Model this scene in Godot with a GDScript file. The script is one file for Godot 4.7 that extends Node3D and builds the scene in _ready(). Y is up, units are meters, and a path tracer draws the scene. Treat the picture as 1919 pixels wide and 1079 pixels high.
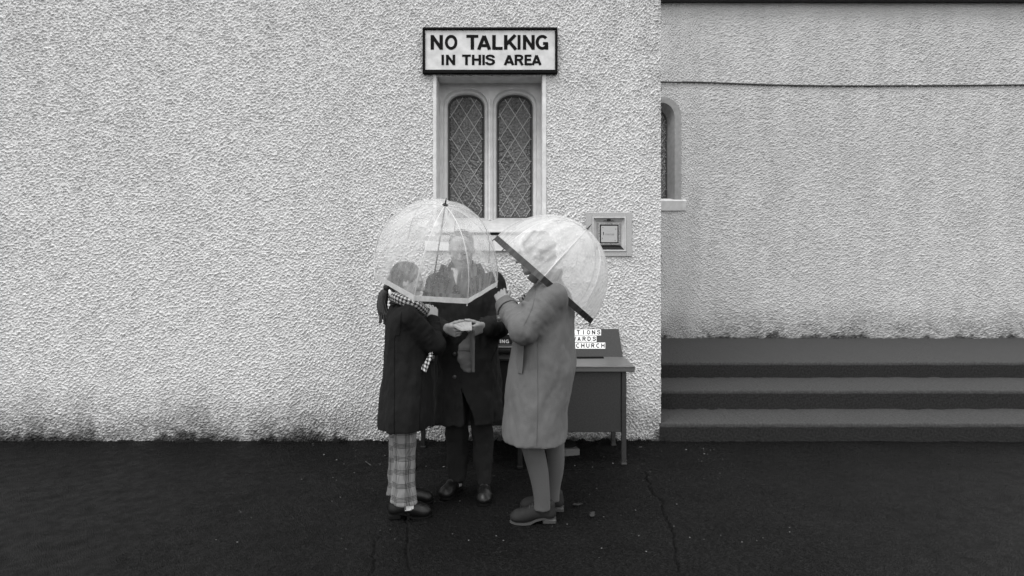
extends Node3D
# A rainy day outside a roughcast church: three people under two clear dome umbrellas, a notice above a leaded window.
# Everything is in metres; the lens stands at (0, 1.5, 0) and looks along -z, level.

const F := 1080.0
const WALL := 4.94      # distance of the front wall
const BACK := 7.98      # distance of the recessed wall

func at(px: float, py: float, d: float) -> Vector3:          # a place, measured on the photograph at a known distance
	return Vector3((px - 959.5) * d / F, 1.5 - (py - 500.0) * d / F, -d)

# ------------------------------------------------------------------ mesh helpers
class MB:
	var v := PackedVector3Array()
	var n := PackedVector3Array()
	var uv := PackedVector2Array()
	var c := PackedColorArray()
	var ix := PackedInt32Array()
	func vert(p: Vector3, nn: Vector3, u := Vector2.ZERO, col := Color.WHITE) -> int:
		v.append(p); n.append(nn); uv.append(u); c.append(col)
		return v.size() - 1
	func tri(a: int, b: int, d: int) -> void:
		var cr := (v[b] - v[a]).cross(v[d] - v[a])
		if cr.dot(n[a] + n[b] + n[d]) > 0.0:
			ix.append(a); ix.append(d); ix.append(b)
		else:
			ix.append(a); ix.append(b); ix.append(d)
	func quad(a: int, b: int, d: int, e: int) -> void:
		tri(a, b, d); tri(a, d, e)
	func face(pts: Array, hint: Vector3, uvs: Array = []) -> void:
		var nn: Vector3 = (pts[1] - pts[0]).cross(pts[2] - pts[0]).normalized()
		if nn.dot(hint) < 0: nn = -nn
		var first := v.size()
		for i in pts.size():
			vert(pts[i], nn, uvs[i] if uvs.size() else Vector2(pts[i].x, pts[i].y))
		for i in range(1, pts.size() - 1): tri(first, first + i, first + i + 1)
	func box(at_: Vector3, size: Vector3, b := Basis(), bev := 0.004) -> void:
		var h := size * 0.5
		var k: float = min(bev, min(h.x, min(h.y, h.z)) * 0.45)
		var P := func(sx: int, sy: int, sz: int, ax: int) -> Vector3:
			var q := Vector3(sx * (h.x - (0.0 if ax == 0 else k)), sy * (h.y - (0.0 if ax == 1 else k)), sz * (h.z - (0.0 if ax == 2 else k)))
			return at_ + b * q
		var S := [-1, 1]
		for s in S:
			face([P.call(s, -1, -1, 0), P.call(s, 1, -1, 0), P.call(s, 1, 1, 0), P.call(s, -1, 1, 0)], b * Vector3(s, 0, 0))
			face([P.call(-1, s, -1, 1), P.call(1, s, -1, 1), P.call(1, s, 1, 1), P.call(-1, s, 1, 1)], b * Vector3(0, s, 0))
			face([P.call(-1, -1, s, 2), P.call(1, -1, s, 2), P.call(1, 1, s, 2), P.call(-1, 1, s, 2)], b * Vector3(0, 0, s))
			for t in S:
				face([P.call(s, t, -1, 0), P.call(s, t, 1, 0), P.call(s, t, 1, 1), P.call(s, t, -1, 1)], b * Vector3(s, t, 0))
				face([P.call(s, -1, t, 0), P.call(s, 1, t, 0), P.call(s, 1, t, 2), P.call(s, -1, t, 2)], b * Vector3(s, 0, t))
				face([P.call(-1, s, t, 1), P.call(1, s, t, 1), P.call(1, s, t, 2), P.call(-1, s, t, 2)], b * Vector3(0, s, t))
				for w in S:
					face([P.call(s, t, w, 0), P.call(s, t, w, 1), P.call(s, t, w, 2)], b * Vector3(s, t, w))
	func slab(pts: Array, off: Vector3) -> void:               # a sheet through the points, as thick as off is long
		var top := []
		for p in pts: top.append(p + off)
		var m := Vector3.ZERO
		for p in pts: m += p / pts.size()
		face(pts, -off); face(top, off)
		for i in pts.size():
			var j := (i + 1) % pts.size()
			face([pts[i], pts[j], top[j], top[i]], (pts[i] + pts[j]) * 0.5 - m)
	func tube(path: PackedVector3Array, rw: PackedFloat32Array, rh: PackedFloat32Array, sides := 8, hint := Vector3.UP, ridge := 0.0, lobes := 9) -> void:
		var m := path.size()
		var s0 := Vector3.ZERO
		var rows := []
		var run := 0.0
		for i in m:
			var t := (path[mini(i + 1, m - 1)] - path[maxi(i - 1, 0)]).normalized()
			var s := hint.cross(t) if i == 0 else s0 - t * s0.dot(t)
			if s.length() < 1e-4: s = t.cross(Vector3(0.3, 0.2, 0.9))
			s = s.normalized(); s0 = s
			var u := t.cross(s)
			if i: run += path[i].distance_to(path[i - 1])
			var row := []
			for k in sides + 1:
				var an := TAU * k / sides
				var w := 1.0 + ridge * sin(an * lobes + i * 0.35)
				var nn := (s * cos(an) / maxf(rw[i], 1e-4) + u * sin(an) / maxf(rh[i], 1e-4)).normalized()
				row.append(vert(path[i] + (s * cos(an) * rw[i] + u * sin(an) * rh[i]) * w, nn, Vector2(run, TAU * k / sides * (rw[i] + rh[i]) * 0.5)))
			if i:
				for k in sides: quad(rows[i - 1][k], rows[i - 1][k + 1], row[k + 1], row[k])
			if i == 0 or i == m - 1:
				var c0 := vert(path[i], t * (-1.0 if i == 0 else 1.0))
				for k in sides:
					var a1 := vert(v[row[k]], n[c0])
					var a2 := vert(v[row[k + 1]], n[c0])
					tri(c0, a1, a2)
			rows.append(row)
	func rod(a: Vector3, b: Vector3, r: float, r2 := -1.0, sides := 8) -> void:
		var e := r if r2 < 0 else r2
		tube(PackedVector3Array([a, b]), PackedFloat32Array([r, e]), PackedFloat32Array([r, e]), sides)
	func wire(path: PackedVector3Array, r: float, sides := 6, flat := 1.0, hint := Vector3.UP) -> void:
		var a := PackedFloat32Array(); a.resize(path.size()); a.fill(r)
		var h := PackedFloat32Array(); h.resize(path.size()); h.fill(r * flat)
		tube(path, a, h, sides, hint)
	func ball(p: Vector3, r: Vector3, b := Basis(), rings := 8, sides := 12) -> void:
		var rows := []
		for i in rings + 1:
			var row := []
			for k in sides + 1:
				var d := Vector3(sin(PI * i / rings) * cos(TAU * k / sides), cos(PI * i / rings), sin(PI * i / rings) * sin(TAU * k / sides))
				row.append(vert(p + b * (d * r), (b * (d / r)).normalized(), Vector2(float(k) / sides, float(i) / rings)))
			if i:
				for k in sides: quad(rows[i - 1][k], rows[i - 1][k + 1], row[k + 1], row[k])
			rows.append(row)
	func mesh() -> ArrayMesh:
		var a := []
		a.resize(Mesh.ARRAY_MAX)
		a[Mesh.ARRAY_VERTEX] = v; a[Mesh.ARRAY_NORMAL] = n; a[Mesh.ARRAY_TEX_UV] = uv; a[Mesh.ARRAY_COLOR] = c; a[Mesh.ARRAY_INDEX] = ix
		var m := ArrayMesh.new()
		m.add_surface_from_arrays(Mesh.PRIMITIVE_TRIANGLES, a)
		return m

# ------------------------------------------------------------------ a field of joined round shapes, meshed by surface nets
class Field:
	var kind := PackedInt32Array()      # 0 tapered capsule, 1 ellipsoid, 2 loft of ellipses along y
	var a := PackedVector3Array()
	var b := PackedVector3Array()
	var r1 := PackedFloat32Array()
	var r2 := PackedFloat32Array()
	var k := PackedFloat32Array()
	var w := PackedFloat32Array()       # creases
	var cut := PackedByteArray()
	var bs: Array[Basis] = []
	var tabs: Array = []
	var noise: FastNoiseLite
	var crease := creases()
	static func creases() -> FastNoiseLite:
		var n := FastNoiseLite.new()
		n.noise_type = FastNoiseLite.TYPE_SIMPLEX_SMOOTH
		n.frequency = 1.0
		n.seed = 99
		n.fractal_octaves = 2
		return n
	var amp := 0.0
	var nscale := Vector3.ONE
	var more = null
	func put(kd: int, pa: Vector3, pb: Vector3, ra: float, rb: float, kk: float, ww: float, sub: bool, bb: Basis, tab) -> void:
		kind.append(kd); a.append(pa); b.append(pb); r1.append(ra); r2.append(rb); k.append(kk); w.append(ww); cut.append(1 if sub else 0); bs.append(bb); tabs.append(tab)
	func cap(pa: Vector3, pb: Vector3, ra: float, rb: float, kk := 0.02, ww := 0.0) -> void:
		put(0, pa, pb, ra, rb, kk, ww, false, Basis(), null)
	func chain(pts: Array, rr: Array, kk := 0.02, ww := 0.0) -> void:
		for i in pts.size() - 1: cap(pts[i], pts[i + 1], rr[i], rr[i + 1], kk, ww)
	func ell(p: Vector3, r: Vector3, bb := Basis(), kk := 0.015, sub := false) -> void:
		put(1, p, r, 0, 0, kk, 0, sub, bb, null)
	func loft(levels: Array, kk := 0.03, folds := 0.0, lobes := 7.0, fold_from := 0.9, phase := 0.0) -> void:
		var lv := levels.duplicate()          # [y, cx, cz, rx, rz] from low to high
		lv.sort_custom(func(x, y): return x[0] < y[0])
		var lo: float = lv[0][0]
		var hi: float = lv[-1][0]
		var m := int((hi - lo) / 0.01) + 2
		var raw := []
		for i in m:
			var y: float = minf(lo + i * 0.01, hi)
			var j := 0
			while j < lv.size() - 2 and lv[j + 1][0] < y: j += 1
			var t: float = clampf((y - lv[j][0]) / (lv[j + 1][0] - lv[j][0]), 0, 1)
			raw.append([lerpf(lv[j][1], lv[j + 1][1], t), lerpf(lv[j][2], lv[j + 1][2], t), lerpf(lv[j][3], lv[j + 1][3], t), lerpf(lv[j][4], lv[j + 1][4], t)])
		var tab := PackedFloat32Array()
		for i in m:
			for q in 4:
				var s := 0.0
				for e in range(-3, 4): s += raw[clampi(i + e, 0, m - 1)][q]
				tab.append(s / 7.0)
		put(2, Vector3(folds, lobes, fold_from), Vector3(phase, 0, 0), lo, hi, kk, 0, false, Basis(), tab)
	func d1(i: int, p: Vector3) -> float:
		if kind[i] == 0:
			var ba := b[i] - a[i]
			var pa := p - a[i]
			var t := clampf(pa.dot(ba) / maxf(ba.length_squared(), 1e-9), 0.0, 1.0)
			var d := (pa - ba * t).length() - lerpf(r1[i], r2[i], t)
			if w[i] > 0.0:
				var q := pa - ba * t
				d += w[i] * crease.get_noise_3d(t * ba.length() * 36.0 + 50.0 * ba.x, q.x * 11.0 + q.y * 7.0, q.z * 11.0)
			return d
		if kind[i] == 1:
			var q := bs[i].transposed() * (p - a[i])
			var q0 := (q / b[i]).length()
			if q0 < 1e-4: return -minf(b[i].x, minf(b[i].y, b[i].z))
			return q0 * (q0 - 1.0) / (q / (b[i] * b[i])).length()
		var tab: PackedFloat32Array = tabs[i]
		var y := clampf(p.y, r1[i], r2[i])
		var fi := (y - r1[i]) / 0.01
		var o := int(fi)
		var t := fi - o
		o = mini(o, tab.size() / 4 - 2) * 4
		var rx := lerpf(tab[o + 2], tab[o + 6], t)
		var rz := lerpf(tab[o + 3], tab[o + 7], t)
		var x := (p.x - lerpf(tab[o], tab[o + 4], t)) / rx
		var z := (p.z - lerpf(tab[o + 1], tab[o + 5], t)) / rz
		var ring := sqrt(x * x + z * z)
		var fo := a[i]
		if fo.x > 0.0 and y < fo.z:
			var th := atan2(z, x)
			ring /= 1.0 + fo.x * clampf((fo.z - y) * 2.5, 0.0, 1.0) * (sin(fo.y * th + b[i].x + y * 2.0) + 0.5 * sin(fo.y * 1.7 * th - b[i].x * 2.0 + 1.0)) * smoothstep(PI, PI * 0.8, absf(th))
		var d := (ring - 1.0) * minf(rx, rz)
		var dy := maxf(p.y - r2[i], r1[i] - p.y)
		if dy > 0.0: return sqrt(d * d + dy * dy) if d > 0.0 else dy
		return maxf(d, dy)
	func ev(p: Vector3, act: PackedInt32Array) -> float:
		var d := 1e3
		for i in act:
			var e := d1(i, p)
			var kk := k[i]
			if cut[i]:
				e = -e
				var h := maxf(kk - absf(d - e), 0.0) / kk
				d = maxf(d, e) + h * h * kk * 0.25
			else:
				var h := maxf(kk - absf(d - e), 0.0) / kk
				d = minf(d, e) - h * h * kk * 0.25
		if amp != 0.0: d += amp * noise.get_noise_3dv(p * nscale)
		if more != null: d = more.call(p, d)
		return d
	func every() -> PackedInt32Array:
		return PackedInt32Array(range(kind.size()))
	func cast(o: Vector3, dir: Vector3, lift := 0.0) -> Vector3:      # the first place on the surface along a line
		var act := every()
		var t := 0.0
		for i in 90:
			var d := ev(o + dir * t, act)
			if d < 0.0007: break
			t += d * 0.7
			if t > 6.0: break
		return o + dir * (t - lift)
	func bounds() -> AABB:
		var bb := AABB()
		var first := true
		for i in kind.size():
			if cut[i]: continue
			var lo: Vector3
			var hi: Vector3
			if kind[i] == 0:
				var r := maxf(r1[i], r2[i]) + w[i]
				lo = a[i].min(b[i]) - Vector3.ONE * r; hi = a[i].max(b[i]) + Vector3.ONE * r
			elif kind[i] == 1:
				var r := maxf(b[i].x, maxf(b[i].y, b[i].z))
				lo = a[i] - Vector3.ONE * r; hi = a[i] + Vector3.ONE * r
			else:
				var tab: PackedFloat32Array = tabs[i]
				lo = Vector3(1e3, r1[i], 1e3); hi = Vector3(-1e3, r2[i], -1e3)
				var g := 1.0 + a[i].x * 1.5
				for q in range(0, tab.size(), 4):
					lo.x = minf(lo.x, tab[q] - tab[q + 2] * g); hi.x = maxf(hi.x, tab[q] + tab[q + 2] * g)
					lo.z = minf(lo.z, tab[q + 1] - tab[q + 3] * g); hi.z = maxf(hi.z, tab[q + 1] + tab[q + 3] * g)
			var one := AABB(lo, hi - lo)
			bb = one if first else bb.merge(one)
			first = false
		return bb.grow(0.03)
	func mesh_into(mb: MB, h: float) -> void:
		var box := bounds()
		var nb := Vector3i((box.size / (h * 4.0)).ceil())
		var nx := nb.x * 4 + 1
		var ny := nb.y * 4 + 1
		var nz := nb.z * 4 + 1
		var val := PackedFloat32Array()
		val.resize(nx * ny * nz)
		val.fill(1.0)
		var all := every()
		var reach := h * 6.5 + amp
		var live: Array[Vector3i] = []
		for bz in nb.z + 1:
			for by in nb.y + 1:
				for bx in nb.x + 1:
					var mid := box.position + Vector3(bx * 4 + 2, by * 4 + 2, bz * 4 + 2) * h
					var act := PackedInt32Array()
					var dd := 1e3
					for i in all:
						var e := d1(i, mid)
						if cut[i]:
							if e < reach + k[i]: act.append(i)
						else:
							dd = minf(dd, e)
					if dd > reach + 0.03: continue
					for i in all:
						if not cut[i] and d1(i, mid) < maxf(dd, 0.0) + reach * 2.0 + k[i]: act.append(i)
					act.sort()
					var dc := ev(mid, act)
					var x1 := mini(bx * 4 + 4, nx)
					var y1 := mini(by * 4 + 4, ny)
					var z1 := mini(bz * 4 + 4, nz)
					if absf(dc) > reach:
						if dc < 0.0:
							for z in range(bz * 4, z1):
								for y in range(by * 4, y1):
									for x in range(bx * 4, x1): val[x + nx * (y + ny * z)] = -1.0
						continue
					live.append(Vector3i(bx, by, bz))
					for z in range(bz * 4, z1):
						for y in range(by * 4, y1):
							var o := nx * (y + ny * z)
							for x in range(bx * 4, x1): val[o + x] = ev(box.position + Vector3(x, y, z) * h, act)
		var sy := nx
		var sz := nx * ny
		var corner := [0, 1, sy, sy + 1, sz, sz + 1, sz + sy, sz + sy + 1]
		var edges := [[0, 1], [2, 3], [4, 5], [6, 7], [0, 2], [1, 3], [4, 6], [5, 7], [0, 4], [1, 5], [2, 6], [3, 7]]
		var where := PackedInt32Array()
		where.resize(nx * ny * nz)
		where.fill(-1)
		var cells := PackedInt32Array()
		var first := mb.v.size()
		for bl in live:
			for z in range(bl.z * 4, mini(bl.z * 4 + 4, nz - 1)):
				for y in range(bl.y * 4, mini(bl.y * 4 + 4, ny - 1)):
					for x in range(bl.x * 4, mini(bl.x * 4 + 4, nx - 1)):
						var o := x + sy * y + sz * z
						var s := 0
						for q in 8:
							if val[o + corner[q]] < 0.0: s += 1
						if s == 0 or s == 8: continue
						var sum := Vector3.ZERO
						var cnt := 0
						for e in edges:
							var v0: float = val[o + corner[e[0]]]
							var v1: float = val[o + corner[e[1]]]
							if (v0 < 0.0) == (v1 < 0.0): continue
							var t := v0 / (v0 - v1)
							var c0 := Vector3(e[0] & 1, (e[0] >> 1) & 1, e[0] >> 2)
							var c1 := Vector3(e[1] & 1, (e[1] >> 1) & 1, e[1] >> 2)
							sum += c0.lerp(c1, t)
							cnt += 1
						where[o] = mb.vert(box.position + (Vector3(x, y, z) + sum / cnt) * h, Vector3.ZERO)
						cells.append(o)
		var st := [1, sy, sz]
		for o in cells:
			var in0 := val[o] < 0.0
			for ax in 3:
				if in0 == (val[o + st[ax]] < 0.0): continue
				var p: int = st[(ax + 1) % 3]
				var q: int = st[(ax + 2) % 3]
				if o - p - q < 0: continue
				var i0 := where[o]
				var i1 := where[o - p]
				var i2 := where[o - p - q]
				var i3 := where[o - q]
				if i1 < 0 or i2 < 0 or i3 < 0: continue
				var nn := (mb.v[i2] - mb.v[i0]).cross(mb.v[i3] - mb.v[i1])
				var dir := Vector3.ZERO
				dir[ax] = 1.0 if in0 else -1.0
				if nn.dot(dir) < 0.0: nn = -nn
				mb.n[i0] += nn; mb.n[i1] += nn; mb.n[i2] += nn; mb.n[i3] += nn
				if in0:
					mb.ix.append_array([i0, i2, i1, i0, i3, i2])
				else:
					mb.ix.append_array([i0, i1, i2, i0, i2, i3])
		for i in range(first, mb.v.size()):
			mb.n[i] = mb.n[i].normalized() if mb.n[i].length() > 1e-12 else Vector3.UP
			mb.uv[i] = Vector2(mb.v[i].x, mb.v[i].y)
	func mesh(h: float) -> ArrayMesh:
		var mb := MB.new()
		mesh_into(mb, h)
		return mb.mesh()

# ------------------------------------------------------------------ naming
var used := {}
func numbered(called: String) -> String:
	var k: int = used.get(called, 0)
	used[called] = k + 1
	return called if k == 0 else "%s_%03d" % [called, k]

func tag(o: Node, label: String, category: String, group := "") -> void:
	o.set_meta("label", label); o.set_meta("category", category)
	if group: o.set_meta("group", group)

func thing(called: String, label: String, category: String, base := Vector3.ZERO, group := "") -> Node3D:
	var o := Node3D.new()
	o.name = numbered(called)
	add_child(o)
	o.position = base
	tag(o, label, category, group)
	return o

func spot(o: Node) -> Vector3:
	var s := Vector3.ZERO
	while o is Node3D and o != self:
		s += o.position
		o = o.get_parent()
	return s

func part(called: String, m: Mesh, material: Material, parent: Node = self, frame := Transform3D()) -> MeshInstance3D:
	var o := MeshInstance3D.new()
	o.mesh = m
	o.material_override = material
	o.name = numbered(called) if parent == self else called
	parent.add_child(o, true)
	o.transform = Transform3D(Basis(), -spot(parent)) * frame
	return o

# ------------------------------------------------------------------ materials
var noises := {}
func noise_tex(freq: float, seed_: int, lo: Color, hi: Color, oct := 3, size := 512, type := FastNoiseLite.TYPE_SIMPLEX_SMOOTH, mid := 0.5) -> NoiseTexture2D:
	var t := NoiseTexture2D.new()
	t.width = size; t.height = size
	t.seamless = true
	var n := FastNoiseLite.new()
	n.noise_type = type; n.frequency = freq; n.seed = seed_; n.fractal_octaves = oct
	t.noise = n
	var g := Gradient.new()
	g.set_color(0, lo); g.set_color(1, hi)
	g.add_point(mid, lo.lerp(hi, 0.5))
	t.color_ramp = g
	return t

func grey(v: float, a := 1.0) -> Color:
	var c := Color(v, v, v).linear_to_srgb()
	c.a = a
	return c

func mat(v: float, rough := 0.8, spec := 0.4, metal := 0.0) -> StandardMaterial3D:
	var m := StandardMaterial3D.new()
	m.albedo_color = grey(v)
	m.roughness = rough
	m.metallic = metal
	m.metallic_specular = spec
	return m

func tri_tex(m: StandardMaterial3D, tex: Texture2D, size: float, bump: Texture2D = null, depth := 0.1) -> StandardMaterial3D:
	m.albedo_texture = tex
	m.uv1_triplanar = true
	m.uv1_world_triplanar = true
	m.uv1_scale = Vector3.ONE / size
	if bump:
		m.heightmap_enabled = true
		m.heightmap_texture = bump
		m.heightmap_scale = depth
	return m

func cloth(v: float, tex: Texture2D, size: float, bump: Texture2D, depth: float, sheen := 0.3) -> StandardMaterial3D:
	var m := tri_tex(mat(v, 0.95, 0.25), tex, size, bump, depth)
	m.rim_enabled = true
	m.rim = sheen
	m.rim_tint = 0.7
	return m

func sub(called: String, m: Mesh, material: Material, parent: Node) -> MeshInstance3D:      # a sub-part that shares its parent's frame
	var o := part(called, m, material, parent)
	o.transform = Transform3D()
	return o

func arr(list: Array) -> PackedVector3Array:
	return PackedVector3Array(list)

func noise3(freq: float, seed_: int, oct := 2) -> FastNoiseLite:
	var n := FastNoiseLite.new()
	n.noise_type = FastNoiseLite.TYPE_SIMPLEX_SMOOTH
	n.frequency = freq
	n.seed = seed_
	n.fractal_octaves = oct
	return n

func curve(pts: Array, steps := 6) -> PackedVector3Array:
	var out := PackedVector3Array()
	for i in pts.size() - 1:
		var p0: Vector3 = pts[maxi(i - 1, 0)]
		var p3: Vector3 = pts[mini(i + 2, pts.size() - 1)]
		for s in steps: out.append((pts[i] as Vector3).cubic_interpolate(pts[i + 1], p0, p3, float(s) / steps))
	out.append(pts[-1])
	return out

# ------------------------------------------------------------------ lettering: strokes of a plain bold face, laid as a thin film
func strokes(ch: String) -> Array:      # each stroke: points in a box one high; first entry is the width of the letter
	match ch:
		"N": return [0.74, [[0.1, 0], [0.1, 1]], [[0.1, 0.93], [0.64, 0.07]], [[0.64, 0], [0.64, 1]]]
		"O": return [0.84, arc(0.42, 0.5, 0.33, 0.41, 0, 360)]
		"T": return [0.7, [[0, 0.91], [0.7, 0.91]], [[0.35, 0], [0.35, 0.95]]]
		"A": return [0.8, [[0.08, 0], [0.4, 0.95]], [[0.72, 0], [0.4, 0.95]], [[0.2, 0.28], [0.6, 0.28]]]
		"L": return [0.6, [[0.1, 0], [0.1, 1]], [[0.1, 0.09], [0.6, 0.09]]]
		"K": return [0.76, [[0.1, 0], [0.1, 1]], [[0.12, 0.34], [0.66, 1]], [[0.3, 0.55], [0.7, 0]]]
		"I": return [0.2, [[0.1, 0], [0.1, 1]]]
		"G": return [0.82, arc(0.42, 0.5, 0.33, 0.41, 42, 330), [[0.46, 0.42], [0.78, 0.42]], [[0.7, 0.0], [0.7, 0.46]]]
		"H": return [0.74, [[0.1, 0], [0.1, 1]], [[0.64, 0], [0.64, 1]], [[0.1, 0.53], [0.64, 0.53]]]
		"S": return [0.68, [[0.6, 0.7], [0.58, 0.82], [0.5, 0.89], [0.34, 0.92], [0.18, 0.89], [0.1, 0.8], [0.11, 0.68], [0.2, 0.6], [0.34, 0.55], [0.5, 0.49], [0.6, 0.4], [0.61, 0.26], [0.52, 0.13], [0.34, 0.08], [0.17, 0.12], [0.08, 0.22], [0.07, 0.31]]]
		"R": return [0.74, [[0.1, 0], [0.1, 1]], [[0.1, 0.91], [0.42, 0.91], [0.55, 0.88], [0.62, 0.79], [0.62, 0.65], [0.55, 0.55], [0.42, 0.51], [0.1, 0.51]], [[0.4, 0.5], [0.66, 0]]]
		"E": return [0.62, [[0.1, 0], [0.1, 1]], [[0.1, 0.91], [0.6, 0.91]], [[0.1, 0.52], [0.56, 0.52]], [[0.1, 0.09], [0.62, 0.09]]]
		"W": return [1.0, [[0.04, 1], [0.27, 0.05]], [[0.27, 0.05], [0.5, 0.95]], [[0.5, 0.95], [0.73, 0.05]], [[0.73, 0.05], [0.96, 1]]]
		"D": return [0.76, [[0.1, 0], [0.1, 1]], [[0.1, 0.91], [0.38, 0.91], [0.54, 0.86], [0.64, 0.72], [0.66, 0.5], [0.64, 0.28], [0.54, 0.14], [0.38, 0.09], [0.1, 0.09]]]
		"C": return [0.76, arc(0.42, 0.5, 0.33, 0.41, 42, 318)]
		"U": return [0.74, [[0.1, 1], [0.1, 0.35], [0.15, 0.18], [0.25, 0.1], [0.37, 0.08], [0.49, 0.1], [0.59, 0.18], [0.64, 0.35], [0.64, 1]]]
		"F": return [0.6, [[0.1, 0], [0.1, 1]], [[0.1, 0.91], [0.6, 0.91]], [[0.1, 0.5], [0.54, 0.5]]]
	return [0.5]

func arc(cx: float, cy: float, rx: float, ry: float, from: float, to: float) -> Array:
	var out := []
	for i in 25:
		var t := deg_to_rad(lerpf(from, to, i / 24.0))
		out.append([cx + rx * cos(t), cy + ry * sin(t)])
	return out

func letter(mb: MB, ch: String, o: Vector3, ex: Vector3, ey: Vector3, nn: Vector3, weight := 0.19) -> void:
	# o: lower left corner; ex: the letter's full width; ey: its height
	var s := strokes(ch)
	var wide: float = s[0]
	var lift := 0.0
	for q in range(1, s.size()):
		var pts := PackedVector2Array()
		for p in s[q]: pts.append(Vector2(p[0], p[1]))
		var joined := pts[0].distance_to(pts[-1]) < 0.01
		lift += 0.0003
		var rail := []
		for i in pts.size():
			var d0 := (pts[i] - pts[i - 1]).normalized() if i > 0 else (pts[0] - pts[-2]).normalized() if joined else Vector2.ZERO
			var d1 := (pts[i + 1] - pts[i]).normalized() if i < pts.size() - 1 else (pts[1] - pts[0]).normalized() if joined else Vector2.ZERO
			var d := (d0 + d1).normalized()
			var side := Vector2(-d.y, d.x) * weight * 0.5
			var P := func(z: Vector2) -> Vector3: return o + ex * (z.x / wide) + ey * z.y + nn * lift
			rail.append([mb.vert(P.call(pts[i] + side), nn), mb.vert(P.call(pts[i] - side), nn)])
		for i in rail.size() - 1: mb.quad(rail[i][0], rail[i][1], rail[i + 1][1], rail[i + 1][0])

# ------------------------------------------------------------------ the scene
func _ready() -> void:
	var cam := Camera3D.new()
	cam.name = "camera"
	cam.projection = Camera3D.PROJECTION_FRUSTUM
	cam.near = 0.1
	cam.far = 400.0
	cam.size = 0.1 * 1079.0 / F
	cam.frustum_offset = Vector2(0.0, -0.1 * 39.5 / F)
	add_child(cam)
	cam.position = Vector3(0, 1.5, 0)
	cam.current = true
	var sky := ProceduralSkyMaterial.new()
	sky.sky_top_color = grey(0.9)
	sky.sky_horizon_color = grey(0.72)
	sky.sky_curve = 0.2
	sky.ground_bottom_color = grey(0.05)
	sky.ground_horizon_color = grey(0.2)
	sky.sky_energy_multiplier = 1.0
	var env := Environment.new()
	env.background_mode = Environment.BG_SKY
	env.sky = Sky.new()
	env.sky.sky_material = sky
	env.background_energy_multiplier = 1.15
	env.tonemap_mode = Environment.TONE_MAPPER_LINEAR
	env.tonemap_exposure = 1.95
	env.sdfgi_enabled = true
	env.ssao_enabled = true
	env.ssil_enabled = true
	var we := WorldEnvironment.new()
	we.name = "world"
	we.environment = env
	add_child(we)
	var sun := DirectionalLight3D.new()
	sun.name = "overcast_sun"
	sun.light_energy = 0.5
	sun.light_angular_distance = 34.0
	sun.shadow_enabled = true
	add_child(sun)
	sun.look_at_from_position(Vector3(-1.5, 4.4, 1.7), Vector3.ZERO)
	make_materials()
	ground()
	church()
	steps()
	notice()
	alms_box()
	furniture()
	man()
	girl()
	woman()
	umbrella_pair()
	litter()

var M := {}
var T := {}

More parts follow.
